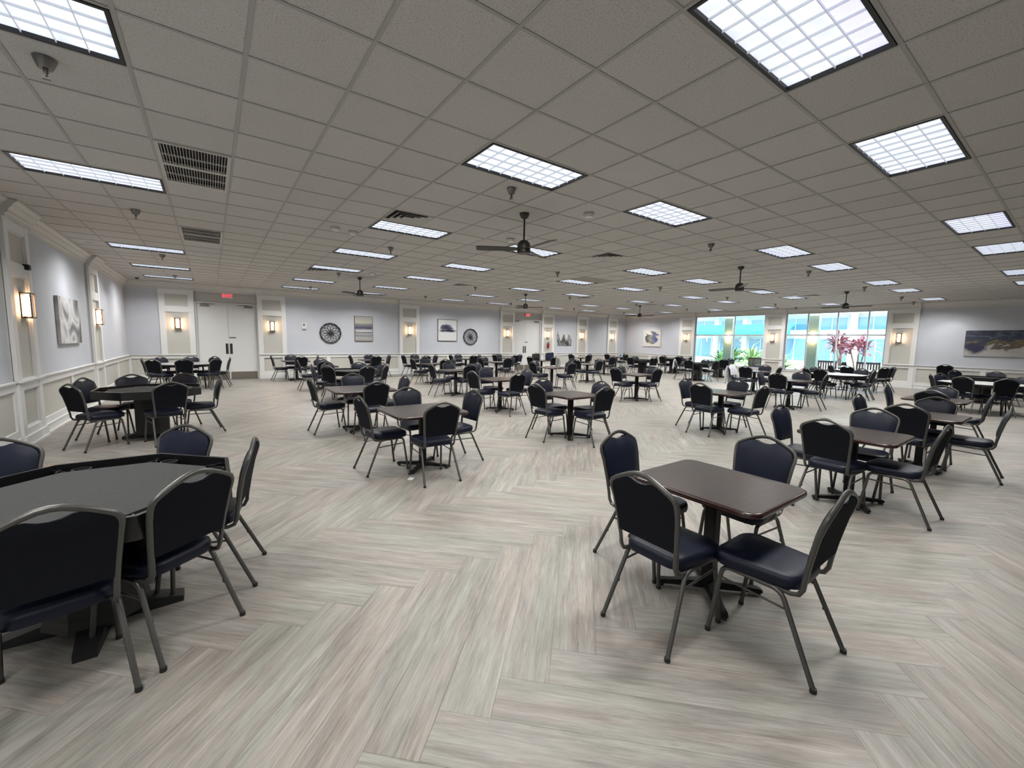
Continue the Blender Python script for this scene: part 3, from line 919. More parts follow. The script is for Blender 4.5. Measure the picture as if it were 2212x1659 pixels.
def picture(w, s0, s1, z0, z1, fn, label, frame='woodframe', fwid=.02, depth=.04):
    t = empty('painting', on_wall(w, (s0 + s1) / 2, z0, .002), FACE[w])
    hw_, hh = abs(s1 - s0) / 2, z1 - z0
    if fwid:
        b = MB()
        for x0, x1, a, c in ((-hw_, hw_, 0, fwid), (-hw_, hw_, hh - fwid, hh), (-hw_, -hw_ + fwid, fwid, hh - fwid), (hw_ - fwid, hw_, fwid, hh - fwid)):
            b.box(x0, x1, -depth, 0, a, c)
        b.build('frame', M[frame], t)
    b = MB(); b.box(-hw_ + fwid, hw_ - fwid, -depth + (.008 if fwid else 0), -.002, fwid, hh - fwid)
    b.build('canvas', pic_mat('art', fn), t)
    tag(t, label, 'painting')
picture('A', 4.96, 5.72, 1.46, 2.52, p_stripe, 'tall canvas of grey, cream and navy horizontal stripes', 'woodframe', .014)
picture('A', 8.80, 9.84, 1.52, 2.56, p_ink, 'square painting of a dark ink cloud in brown frame', 'woodframe', .022)
picture('A', 16.45, 17.54, 1.38, 2.16, p_plant, 'black and white plant print right of the fire extinguisher', None, 0)
picture('R', 15.66, 16.95, 1.39, 2.42, p_blue, 'white framed painting of blue and grey splash', 'whiteframe', .03)
picture('R', 1.0, 2.84, 1.34, 2.26, p_long, 'wide dark blue and gold abstract canvas on right wall', None, 0)
picture('L', 10.78, 12.25, 1.40, 2.25, p_swirl, 'grey and white swirling abstract canvas on left wall', None, 0, .05)

# openwork medallions
def medallion(x, z, r, label):
    t = empty('wall_medallion', (x, YA - .03, z))
    def ring(cx, cz, rr, th, n=36, name='petal_ring', nseg=6):
        b = MB(); b.tube([(cx + rr * math.cos(2 * PI * i / n), 0, cz + rr * math.sin(2 * PI * i / n)) for i in range(n)], th, nseg, closed=True, up=(0, 1, 0)); return b.build(name, M['medal'], t, smooth=50)
    n = 12
    for k in range(n):
        a = 2 * PI * (k + .5) / n
        ring(.525 * r * math.cos(a), .525 * r * math.sin(a), .405 * r, .0085)
    b = MB(); pts = []
    for i in range(120):
        a = 2 * PI * i / 120; q = r * (.955 + .03 * abs(math.cos(a * 6)))
        pts.append((q * math.cos(a), 0, q * math.sin(a)))
    b.tube(pts, .02, 6, closed=True, up=(0, 1, 0)); b.build('rim', M['medal'], t, smooth=50)
    ring(0, 0, .09 * r, .015, 20, 'center_ring')
    tag(t, label, 'wall ornament', 'openwork wall medallions')
medallion(4.0, 1.77, .41, 'round black openwork medallion left of the striped painting')
medallion(10.6, 1.75, .40, 'round black openwork medallion right of the ink cloud painting')

# fire alarm strobe, extinguisher, speaker box, corner camera
t = empty('fire_alarm', (3.02, YA - .002, 1.90))
b = MB(); b.box(-.085, .085, -.03, 0, .05, .25); b.build('back_box', M['white'], t)
b = MB(); b.box(-.03, .03, -.06, -.03, .14, .22); b.build('strobe_lens', M['steel'], t)
b = MB(); b.box(-.07, .07, -.05, 0, 0, .05); b.build('horn', M['ventw'], t)
tag(t, 'white fire alarm strobe left of the black medallion', 'fire alarm')
t = empty('fire_extinguisher', (15.66, YA - .115, 1.19))
b = MB(); b.lathe([(.02, 0), (.055, .006), (.058, .02), (.058, .25), (.045, .29), (.02, .31)], 18); b.build('cylinder', M['red'], t, smooth=40)
b = MB(); b.lathe([(.018, .305), (.018, .34)], 10); b.box(-.012, .012, -.07, .03, .345, .357); b.box(-.01, .01, -.06, .02, .362, .374); b.build('valve', M['black'], t)
b = MB(); b.tube([(.02, -.02, .33), (.075, -.02, .31), (.085, -.015, .22), (.075, -.01, .10)], .009, 6); b.build('hose', M['black'], t, smooth=50)
b = MB(); b.box(-.02, .02, .045, .086, .06, .33); b.build('bracket', M['steel'], t)
tag(t, 'red fire extinguisher under a sconce beside double doors', 'extinguisher')
t = empty('wall_sensor', ML(9.22, .05, 2.50), R(90))
b = MB(); b.box(-.05, .05, -.06, 0, 0, .075); b.build('case', M['black'], t); b = MB(); b.box(-.035, .035, -.066, -.06, .012, .062); b.build('grille', M['glide'], t)
tag(t, 'small black box sensor high on left wall pilaster', 'sensor')
t = empty('dome_camera', (-1.75, 17.2, ZC - .002))
b = MB(); b.lathe([(.06, 0), (.06, -.03)], 16); b.build('base', M['white'], t, smooth=40); b = MB(); b.lathe([(.05, -.03), (.045, -.055), (.02, -.075)], 16); b.build('dome', M['black'], t, smooth=40)
tag(t, 'dome camera on ceiling at the back left corner', 'camera')

# recessed wall-washing spotlights close to the walls
spd = bpy.data.lights.new('spot_lamp', 'SPOT'); spd.energy = 26; spd.color = (.93, .95, 1.0); spd.spot_size = R(66); spd.spot_blend = .45; spd.shadow_soft_size = .03
spd2 = bpy.data.lights.new('spot_lamp', 'SPOT'); spd2.energy = 24; spd2.color = (.97, .97, 1.0); spd2.spot_size = R(88); spd2.spot_blend = .4; spd2.shadow_soft_size = .03
SPOTS = [(XL + .40, 11.5, spd, 'recessed spotlight above the left wall canvas'), (XL + .40, 15.35, spd, 'recessed spotlight past the second left pilaster'), (XL + .40, 16.9, spd, 'recessed spotlight nearest the back left corner'),
         (XR - .62, 16.3, spd2, 'recessed spotlight above the blue splash painting'), (XR - .62, 3.2, spd2, 'recessed spotlight left of the wide abstract canvas'), (XR - .62, .7, spd2, 'recessed spotlight right of the wide abstract canvas')]
for x, y, l, lab in SPOTS:
    t = empty('recessed_spotlight', (x, y, ZC - .003))
    b = MB(); b.loft([[(q * math.cos(a), q * math.sin(a), zz) for a in [2 * PI * i / 20 for i in range(20)]] for q, zz in ((.05, 0), (.062, 0), (.062, -.006), (.05, -.006))], False, False, True); b.build('trim_ring', M['white'], t)
    lo_ = bpy.data.objects.new('spot_lamp', l); COL.objects.link(lo_); lo_.parent = t; lo_.location = (0, 0, -.012)
    tag(t, lab, 'spotlight', 'recessed spotlights')

# ------------------------------------------------------------------ banquet chair
# local frame: x forward (towards the table), y sideways, z up; origin on the floor under the top of the back
BACK = [(.205, .172, .402), (.14, .173, .400), (.105, .174, .412), (.088, .176, .445), (.082, .179, .50), (.066, .187, .60), (.040, .200, .73), (.022, .2065, .785), (.014, .2055, .811), (.008, .194, .834), (.004, .168, .852), (.001, .12, .877), (0, .075, .898), (0, .035, .911), (0, 0, .915)]
def back_x(z):
    return float(np.interp(z, [.50, .60, .73, .80, .85, .92], [.082, .066, .040, .020, .006, 0]))
def back_half(z):
    return float(np.interp(z, [.50, .60, .73, .80, .83], [.179, .187, .200, .2065, .206]))
def crown_z(y):
    return float(np.interp(abs(y), [0, .035, .075, .12, .168, .194, .207], [.915, .911, .898, .877, .852, .834, .81]))
def pad(dx0, dx1, puff, inset, name):
    b = MB(); nu, nv = 12, 10
    def surf(front):
        g = []
        for i in range(nv + 1):
            row = []
            for j in range(nu + 1):
                u = -1 + 2 * j / nu; t = i / nv
                zt_y = u * .19
                ztop = crown_z(zt_y) - .012
                dip = max(0, 1 - (zt_y / .074) ** 2)
                ztop -= .040 * dip
                z = .535 + (ztop - .535) * t
                y = u * (back_half(min(z, .83)) - inset) * (1 if z < .82 else 1)
                if abs(y) > 1e-6:
                    lim = np.interp(z, [.80, .834, .852, .877, .898], [.195, .182, .157, .112, .07])
                    if z > .80 and abs(u) > .35: y = math.copysign(min(abs(y), max(lim, abs(zt_y) * .8)), y)
                e = max(0, 1 - abs(u) ** 5) * max(0, 1 - abs(2 * t - 1) ** 6)
                x = back_x(z) + (dx1 + puff * e if front else dx0)
                row.append((x, y, z))
            g.append(row)
        return g
    F_, B_ = surf(True), surf(False)
    base = len(b.v)
    for g in (F_, B_):
        for r in g: b.v += r
    N = (nu + 1) * (nv + 1)
    ix = lambda k, i, j: base + k * N + i * (nu + 1) + j
    for i in range(nv):
        for j in range(nu):
            b.f.append((ix(0, i, j), ix(0, i, j + 1), ix(0, i + 1, j + 1), ix(0, i + 1, j)))
            b.f.append((ix(1, i, j), ix(1, i + 1, j), ix(1, i + 1, j + 1), ix(1, i, j + 1)))
    for j in range(nu):
        b.f.append((ix(0, 0, j), ix(1, 0, j), ix(1, 0, j + 1), ix(0, 0, j + 1)))
        b.f.append((ix(0, nv, j), ix(0, nv, j + 1), ix(1, nv, j + 1), ix(1, nv, j)))
    for i in range(nv):
        b.f.append((ix(0, i, 0), ix(0, i + 1, 0), ix(1, i + 1, 0), ix(1, i, 0)))
        b.f.append((ix(0, i, nu), ix(1, i, nu), ix(1, i + 1, nu), ix(0, i + 1, nu)))
    return b.mesh(name, 55)
def seat_mesh():
    b = MB()
    def outline(ins, z, n=9):
        hb, hf = .182 - ins, .215 - ins
        x0, x1 = .105 + ins, .525 - ins
        r0, r1 = max(.02, .085 - ins), max(.02, .095 - ins)
        p = []
        for cx, cy, r, a in ((x1 - r1, hf - r1, r1, 0), (x0 + r0, hb - r0, r0, PI / 2), (x0 + r0, -hb + r0, r0, PI), (x1 - r1, -hf + r1, r1, 3 * PI / 2)):
            p += [(q[0], q[1], z) for q in arc(cx, cy, r, a, a + PI / 2, n - 1)]
        return p
    def bow(ring, k): return [(x, y, z + k * (1 - ((x - .315) / .22) ** 2) * (1 - (y / .2) ** 2)) for x, y, z in ring]
    b.loft([outline(.02, .412), outline(.004, .416), outline(0, .430), outline(0, .452), outline(.006, .470), outline(.022, .480), bow(outline(.06, .4825), .006), bow(outline(.12, .484), .008)])
    return b.mesh('seat', 60)
def bent(pts, r=.03, n=4):
    """round the corners of a polyline"""
    pts = [Vector(p) for p in pts]; out = [pts[0]]
    for i in range(1, len(pts) - 1):
        a, c, e = pts[i - 1], pts[i], pts[i + 1]
        p0 = c + (a - c).normalized() * r; p1 = c + (e - c).normalized() * r
        for k in range(n + 1):
            t = k / n
            out.append((1 - t) ** 2 * p0 + 2 * t * (1 - t) * c + t * t * p1)
    out.append(pts[-1])
    return out
TR = .0125
def chair_meshes():
    me = {}
    me['backrest'] = pad(-.002, .012, .020, .010, 'backrest'); me['backrest'].materials.append(M['navy'])
    me['back_panel'] = pad(-.012, -.003, 0, .009, 'back_panel'); me['back_panel'].materials.append(M['backfab'])
    me['seat'] = seat_mesh(); me['seat'].materials.append(M['navy'])
    half = BACK; full = [(x, -y, z) for x, y, z in half] + [p for p in half[::-1][1:]]
    b = MB(); b.tube(full, .011, 8, rb=.0145, up=(1, 0, 0)); me['back_frame'] = b.mesh('back_frame', 50)
    for nm, sg in (('L', 1), ('R', -1)):
        b = MB(); b.tube(bent([(.235, sg * .180, .400), (.175, sg * .182, .400), (.002, sg * .214, .012)], .045), TR, 8, up=(0, 1, 0))
        b.box(.088, .100, sg * .190 - .006, sg * .190 + .006, .20, .225)
        me['rear' + nm] = b.mesh('leg', 50)
        b = MB(); b.tube(bent([(.40, sg * .180, .400), (.462, sg * .182, .400), (.512, sg * .200, .012)], .045), TR, 8, up=(0, 1, 0))
        me['front' + nm] = b.mesh('leg', 50)
        b = MB(); b.tube([(.23, sg * .180, .400), (.405, sg * .180, .400)], TR, 8); me['rail' + nm] = b.mesh('side_rail', 50)
        b = MB(); b.tube([(.137, sg * .190, .320), (.474, sg * .186, .335)], .0065, 6); me['str' + nm] = b.mesh('stretcher', 50)
        b = MB(); b.lathe([(.0145, 0), (.0155, .004), (.0145, .022)], 10, (.001, sg * .2142, 0)); me['gr' + nm] = b.mesh('foot_glide', 50)
        b = MB(); b.lathe([(.0145, 0), (.0155, .004), (.0145, .022)], 10, (.5125, sg * .2001, 0)); me['gf' + nm] = b.mesh('foot_glide', 50)
        for k in ('gr' + nm, 'gf' + nm): me[k].materials.append(M['glide'])
        for k in ('rear' + nm, 'front' + nm, 'rail' + nm, 'str' + nm): me[k].materials.append(M['frame_gun'])
    b = MB()
    for x in (.205, .425): b.tube([(x, -.18, .398), (x, .18, .398)], .009, 6)
    b.box(.15, .48, -.165, .165, .402, .412)
    me['seat_frame'] = b.mesh('seat_frame', 50)
    b = MB()
    for sg in (1, -1):
        b.tube([(.23, sg * .180, .400), (.405, sg * .180, .400)], TR, 6); b.tube([(.137, sg * .190, .320), (.474, sg * .186, .335)], .0065, 6)
    b.box(.15, .48, -.165, .165, .402, .412)
    me['seat_frame_far'] = b.mesh('seat_frame', 50)
    for k in ('back_frame', 'seat_frame', 'seat_frame_far'): me[k].materials.append(M['frame_gun'])
    return me
CM = chair_meshes()
def make_chair(near_):
    t = empty('banquet_chair')
    link('seat', CM['seat'], t); link('backrest', CM['backrest'], t); link('back_panel', CM['back_panel'], t); link('back_frame', CM['back_frame'], t)
    if near_:
        link('seat_frame', CM['seat_frame'], t)
        for s_ in 'LR':
            link('side_rail', CM['rail' + s_], t); link('stretcher', CM['str' + s_], t)
    else:
        link('seat_frame', CM['seat_frame_far'], t)
    for s_ in 'LR':
        for k in ('rear', 'front'):
            l = link('leg', CM[k + s_], t)
            if near_: link('foot_glide', CM['g' + k[0] + s_], l)
    return t
PROTO = {True: make_chair(True), False: make_chair(False)}
USED = {True: False, False: False}
def place_chair(x, y, rz, label, z=0.0):
    nr = math.hypot(x, y) < 11.5
    if USED[nr]: c = copy_tree(PROTO[nr])
    else: c = PROTO[nr]; USED[nr] = True
    c.location = (x, y, z); c.rotation_euler = (0, 0, rz)
    tag(c, label, 'chair', 'navy banquet chairs')
    return c

# ------------------------------------------------------------------ tables
def square_table(x, y, sx, sy, label):
    t = empty('dining_table', (x, y, 0))
    hx_, hy_ = sx / 2, sy / 2
    b = MB()
    def rr(ins, z): return [(p[0], p[1], z) for p in rrect(hx_ - ins, hy_ - ins, .085 - ins * .6, 6)]
    b.loft([rr(.012, .692), rr(.003, .695), rr(0, .702), rr(0, .716), rr(.003, .723), rr(.010, .726)])
    top = b.build('table_top', M['wood_edge'], t, smooth=50)
    b = MB(); b.loft([rr(.0105, .7255), rr(.0105, .7275)]); b.build('top_laminate', M['walnut'], top)
    b = MB(); b.prism(rrect(.038, .038, .01, 2), .05, .685); b.build('column', M['blackmetal'], t)
    b = MB(); b.box(-.2, .2, -.03, .03, .670, .692); b.box(-.03, .03, -.2, .2, .668, .690); b.build('top_plate', M['blackmetal'], t)
    L = min(.38, .30 + .1 * (min(sx, sy) - .72))
    for k in range(4):
        a = PI / 4 + k * PI / 2
        b = MB(); d = Vector((math.cos(a), math.sin(a), 0)); n_ = Vector((-d.y, d.x, 0))
        def sec(q, w, z0, z1): return [tuple(d * q + n_ * (-w) + Vector((0, 0, z0))), tuple(d * q + n_ * w + Vector((0, 0, z0))), tuple(d * q + n_ * w * .7 + Vector((0, 0, z1))), tuple(d * q - n_ * w * .7 + Vector((0, 0, z1)))]
        b.loft([sec(.0, .032, .022, .085), sec(.08, .030, .022, .065), sec(L * .85, .027, .022, .048), sec(L, .030, .020, .046), sec(L + .025, .020, .022, .036)])
        foot = b.build('base_arm', M['blackmetal'], t)
        b = MB(); b.lathe([(.02, 0), (.022, .006), (.018, .024)], 10, tuple(d * L)); b.build('glide', M['glide'], foot)
    tag(t, label, 'table', 'dark wood square tables')
    return t

def poker_table(x, y, label):
    t = empty('poker_table', (x, y, 0))
    A = .635
    def octo(ap, z): 
        r = ap / math.cos(PI / 8)
        return [(r * math.cos(PI / 8 + k * PI / 4), r * math.sin(PI / 8 + k * PI / 4), z) for k in range(8)]
    b = MB(); b.loft([octo(A - .13, .700), octo(A - .125, .745)]); b.build('felt_top', M['felt'], t)
    b = MB(); b.loft([octo(A, .655), octo(A, .772), octo(A - .022, .772), octo(A - .022, .70), octo(A - .125, .70), octo(A - .125, .655)], False, False, True); b.build('rim', M['poker_rim'], t)
    for k in range(8):
        a = k * PI / 4; ap = A - .074
        b = MB(); w = .235
        d = Vector((math.cos(a), math.sin(a), 0)); n_ = Vector((-d.y, d.x, 0))
        def P(u, v, z): return tuple(d * u + n_ * v + Vector((0, 0, z)))
        for v in (-w, w): b.loft([[P(A - .125, v - .004, .70), P(A - .022, v - .004, .70), P(A - .022, v + .004, .70), P(A - .125, v + .004, .70)], [P(A - .125, v - .004, .744), P(A - .022, v - .004, .744), P(A - .022, v + .004, .744), P(A - .125, v + .004, .744)]])
        tr = b.build('chip_tray', M['poker_rim'], t)
        b = MB(); c_ = d * ap + n_ * .13
        b.lathe([(.045, .701), (.048, .742), (.042, .742), (.040, .705)], 16, (c_.x, c_.y, 0)); b.build('cup_holder', M['darksteel'], tr, smooth=40)
    b = MB(); b.loft([octo(.20, .10), octo(.20, .62), octo(.33, .66)]); b.build('pedestal', M['black'], t)
    b = MB()
    for ang in range(4):
        d = Vector((math.cos(ang * PI / 2), math.sin(ang * PI / 2), 0)); n_ = Vector((-d.y, d.x, 0))
        b.loft([[tuple(d * q - n_ * w), tuple(d * q + n_ * w), tuple(d * q + n_ * w + Vector((0, 0, hh))), tuple(d * q - n_ * w + Vector((0, 0, hh)))] for q, w, hh in ((0, .06, .09), (.20, .055, .075), (.37, .045, .035))])
    b.loft([octo(.21, .06), octo(.20, .12)])
    b.build('base', M['black'], t)
    tag(t, label, 'table', 'black octagonal game tables')
    return t

def folding_table(x, y, r, label, topm='laminate'):
    t = empty('folding_table', (x, y, 0))
    n = 8 if topm == 'laminate_w' else 40
    ph = PI / 8 if n == 8 else 0
    def circ(q, z): return [(q * math.cos(ph + 2 * PI * k / n), q * math.sin(ph + 2 * PI * k / n), z) for k in range(n)]
    b = MB(); b.loft([circ(r, .715), circ(r, .738), circ(r - .006, .742)]); b.build('table_top', M[topm], t)
    b = MB(); b.loft([circ(r + .005, .708), circ(r + .005, .740), circ(r - .004, .740), circ(r - .004, .708)], False, False, True); b.build('edge_band', M['black'], t)
    b = MB(); b.loft([circ(r - .10, .66), circ(r - .10, .712), circ(r - .12, .712), circ(r - .12, .66)], False, False, True); b.build('apron', M['black'], t)
    for sx in (-1, 1):
        for sy in (-1, 1):
            b = MB(); b.tube([(sx * .40, sy * .36, .70), (sx * .44, sy * .38, .3), (sx * .46, sy * .40, 0)], .014, 8); b.build('leg', M['blackmetal'], t, smooth=50)
        b = MB(); b.tube([(sx * .44, -.38, .30), (sx * .44, .38, .30)], .010, 6); b.build('leg_crossbar', M['blackmetal'], t, smooth=50)
        b = MB(); b.tube([(sx * .44, 0, .31), (sx * .12, 0, .69)], .008, 6); b.build('brace', M['blackmetal'], t, smooth=50)
    tag(t, label, 'table', 'folding tables')
    return t

# key: (type, x, y, size, description used in labels, chairs as (x, y) of the top of the back)
SQ, OC, FO = 'square', 'poker', 'folding'
TABLES = [
 (SQ, 2.58, 1.34, (.72, .82), 'the nearest square table', [(1.80, 1.33), (2.53, 2.10), (3.36, 1.38), (2.41, .62)]),
 (SQ, 5.30, 1.36, (.78, .80), 'the second square table in front row', [(5.28, 2.06), (4.66, 1.42), (6.03, 1.38), (5.28, .70)]),
 (SQ, 7.62, 1.25, (.80, .80), 'the third square table in front row', [(7.60, 1.95), (6.84, 1.28), (8.24, 1.24), (7.74, .52)]),
 (SQ, 10.17, 1.53, (.80, .80), 'the fourth square table in front row', [(10.15, 2.20), (9.50, 1.50), (10.9, 1.58), (9.98, .87)]),
 (SQ, 2.10, 4.82, (.90, .86), 'the square table nearest left center', [(1.38, 4.98), (2.21, 5.62), (2.02, 4.08), (2.87, 4.86)]),
 (SQ, 4.88, 5.08, (.78, .78), 'the second-row middle square table', [(4.19, 5.17), (4.91, 5.86), (4.88, 4.31), (5.57, 5.02)]),
 (SQ, 7.64, 3.97, (.80, .80), 'the second-row third square table', [(7.58, 4.68), (6.92, 3.98), (8.42, 4.05), (7.50, 3.18)]),
 (SQ, 12.0, 4.50, (.80, .80), 'the square table before right window', [(11.92, 5.20), (11.30, 4.52), (12.72, 4.50), (12.22, 3.78)]),
 (SQ, 2.08, 7.42, (1.02, .98), 'the third-row large left table', [(1.30, 7.56), (2.18, 8.28), (2.10, 6.56), (2.90, 7.42)]),
 (SQ, 5.36, 7.92, (.80, .80), 'the third-row second table', [(4.62, 7.93), (5.50, 8.78), (5.27, 7.08), (6.15, 7.92)]),
 (SQ, 9.68, 7.45, (.78, .78), 'the third-row third table', [(8.92, 7.58), (9.90, 8.22), (9.80, 6.86), (10.48, 7.48)]),
 (SQ, 14.88, 6.66, (.80, .80), 'the square table before left window', [(14.74, 7.38), (14.0, 6.56), (15.70, 6.68), (14.90, 5.90)]),
 (SQ, 5.72, 10.76, (.80, .80), 'the fourth-row left square table', [(4.94, 10.74), (5.92, 11.62), (5.82, 10.08), (6.52, 10.86)]),
 (SQ, 9.40, 10.75, (.80, .80), 'the fourth-row second square table', [(8.62, 10.85), (9.28, 11.55), (9.60, 9.96), (10.22, 10.72)]),
 (SQ, 12.25, 11.86, (.78, .78), 'the fourth-row third square table', [(11.52, 11.74), (12.15, 12.62), (11.95, 10.92), (13.0, 11.93)]),
 (SQ, 2.75, 13.80, (.80, .80), 'the fifth-row left table', [(2.05, 13.75), (2.85, 14.58), (2.66, 13.0)]),
 (SQ, 6.50, 13.92, (.78, .78), 'the fifth-row second table', [(5.70, 13.93), (6.52, 14.70), (6.62, 13.18), (7.28, 13.84)]),
 (SQ, 9.45, 14.25, (.78, .78), 'the fifth-row third table', [(8.64, 14.2), (9.28, 14.98), (9.48, 13.45), (10.22, 14.2)]),
 (SQ, 12.3, 14.8, (.78, .78), 'the table holding two bags', [(11.56, 14.75), (12.42, 14.02)]),
 (SQ, 15.85, 14.2, (.78, .78), 'the fifth-row last square table', [(15.65, 13.50), (16.58, 14.16)]),
 (SQ, 2.50, 17.15, (.90, .80), 'the table under the fire alarm', [(1.72, 17.2), (2.45, 17.92), (2.58, 16.42), (3.28, 17.2)]),
 (SQ, 5.27, 17.2, (.90, .80), 'the table under the striped painting', [(4.47, 17.3), (5.40, 17.95), (5.26, 16.48), (6.06, 17.28)]),
 (SQ, 7.38, 17.08, (.78, .78), 'the table by the lamp between paintings', [(6.62, 17.18), (7.40, 17.82), (7.30, 16.32), (8.08, 17.04)]),
 (SQ, 9.62, 17.1, (.78, .78), 'the table under the right medallion', [(8.88, 17.2), (9.64, 17.9), (9.60, 16.32), (10.36, 17.1)]),
 (SQ, 12.08, 17.2, (.78, .78), 'the table left of right doors', [(11.32, 17.26), (12.0, 17.92), (12.02, 16.44), (12.84, 17.16)]),
 (SQ, 16.8, 16.8, (.78, .78), 'the table under the plant print', [(16.02, 16.74), (16.75, 17.58), (16.62, 16.02), (17.58, 16.84)]),
 (SQ, 20.0, 17.0, (.78, .78), 'the table in the far corner', [(19.24, 17.06), (20.76, 17.08), (20.05, 16.26)]),
 (OC, -.575, 3.12, 0, 'the nearest black octagonal table', [(-1.15, 4.05, 265), (-.18, 3.97, 230), (.205, 3.22, 168), (-.09, 2.585, 129), (-.545, 2.32, 103)]),
 (OC, -.80, 8.55, 0, 'the octagonal table by left wall', [(-1.57, 7.92), (-1.62, 8.95), (-1.12, 9.42), (-.40, 9.40), (-.50, 7.72), (.10, 8.62)]),
 (OC, 2.95, 11.25, 0, 'the octagonal table before striped painting', [(2.54, 12.15), (2.24, 10.74), (2.02, 11.50), (3.37, 12.09), (3.09, 10.36), (3.86, 11.54), (3.64, 10.62)]),
 (OC, 17.4, 13.1, 0, 'the octagonal table before blue painting', [(16.5, 13.15), (17.88, 13.96), (17.1, 12.22)]),
 (OC, 20.5, 13.4, 0, 'the octagonal table left of windows', [(19.58, 13.5), (20.82, 14.28), (20.0, 14.16), (19.84, 12.74), (21.36, 13.6), (20.6, 12.48)]),
 (OC, 17.4, 10.2, 0, 'the octagonal table facing left window', [(16.55, 10.12), (16.84, 10.96), (17.3, 9.3), (18.26, 10.3)]),
 (OC, 20.2, 10.75, 0, 'the octagonal table against left window', [(19.48, 10.1), (21.08, 10.62)]),
 (OC, 18.7, 1.9, 0, 'the octagonal table by right wall', [(19.3, 2.58), (19.62, 1.72), (18.3, 1.0)]),
 (FO, -.65, 15.95, .78, 'the round folding table by left doors', [(-1.62, 15.68), (-1.34, 15.05), (-1.30, 16.76), (-.65, 15.02), (-.55, 16.94), (.08, 16.74), (.10, 15.12), (.46, 15.85)]),
 (FO, 15.9, 4.65, .76, 'the pale folding table before right window', [(15.05, 4.85), (15.22, 5.28), (15.74, 5.52), (16.3, 5.44), (15.86, 3.75), (16.4, 3.88), (16.80, 4.28)]),
 (FO, 19.2, 5.0, .76, 'the pale folding table by right lamp', [(18.72, 4.16), (19.2, 4.08), (19.7, 4.12), (18.32, 5.1), (18.62, 5.68)]),
 (FO, 15.9, 1.6, .84, 'the pale folding table at far right', [(15.55, 2.5), (15.06, 1.86), (15.10, 1.14), (16.36, 2.45), (16.72, 1.0)]),
]
SIDE8 = ['window side', 'door-window corner', 'door-wall side', 'door-left corner', 'left-wall side', 'near left corner', 'near side', 'near window corner']
seen = {}
TB = {}
CH = {}
for typ, x, y, sz, desc, chs in TABLES:
    d0 = desc[4:]
    if typ == SQ:
        tt = square_table(x, y, sz[0], sz[1], f'dark wood pedestal table, {d0}' if 'table' in d0 else d0)
    elif typ == OC:
        tt = poker_table(x, y, f'{d0} with charcoal felt top' if 'black' in d0 else f'black {d0} with felt top')
    else:
        tt = folding_table(x, y, sz, f'{d0} on thin black legs', 'laminate_w' if 'pale' in desc else 'laminate')
    TB[desc] = tt
    for k, cc in enumerate(chs):
        cx, cy = cc[:2]
        dx, dy = x - cx, y - cy
        a = math.atan2(dy, dx)
        if typ == SQ:
            a = round(a / (PI / 2)) * PI / 2
            j = 0.03 if (desc.startswith('the nearest')) else .10
            a += random.uniform(-j, j)
            side = SIDE8[(int(round(math.atan2(-dy, -dx) / (PI / 2))) % 4) * 2]
        else:
            a += random.uniform(-.08, .08)
            side = SIDE8[int(round(math.atan2(-dy, -dx) / (PI / 4))) % 8]
        if len(cc) > 2: a = R(cc[2])
        lab = f'navy chair, {side} of {desc}'
        seen[lab] = seen.get(lab, 0) + 1
        if seen[lab] > 1:
            lab = f'navy chair, {["", "", "second", "third", "fourth"][seen[lab]]} on {side} of {desc}'
        CH[(desc, k)] = place_chair(cx, cy, a, lab)
# two stacked chairs against the right wall
place_chair(21.50, 3.12, R(8), 'lower navy chair of the stack against right wall')
place_chair(21.46, 3.12, R(8), 'upper navy chair of the stack against right wall', .105)

# ------------------------------------------------------------------ things left on tables and chairs
def bag(x, y, z, rz, w, d, h_, mt, label, floppy, handles=True):
    t = empty('tote_bag', (x, y, z), rz)
    b = MB(); rings = []
    for i, (k, s_) in enumerate(((0, .92), (.04, 1.0), (.5, 1.02), (.85, .98), (1, .95))):
        ring = []
        for p in rrect(w / 2 * s_, d / 2 * s_ * (1 - .35 * k), .03, 4):
            ring.append((p[0], p[1], h_ * k + (floppy * math.sin(p[0] / w * 5 + 1) if k == 1 else 0)))
        rings.append(ring)
    b.loft(rings); b.build('body', mt, t, smooth=60)
    if handles:
        for sy in (-1, 1):
            b = MB(); b.tube([(-w * .2, sy * d * .3, h_ * .8), (-w * .18, sy * d * .34, h_ * 1.02), (0, sy * d * .30, h_ * 1.1), (w * .18, sy * d * .34, h_ * 1.02), (w * .2, sy * d * .3, h_ * .8)], .008, 6); b.build('handle', mt, t, smooth=60)
    tag(t, label, 'bag')
bag(12.08, 14.95, .7285, R(-40), .36, .2, .30, M['bag_black'], 'black soft bag standing on a table before right doors', .02)
bag(12.62, 14.62, .7285, R(-38), .38, .12, .36, M['bag_navy'], 'navy tote bag standing beside the black bag', .03, False)

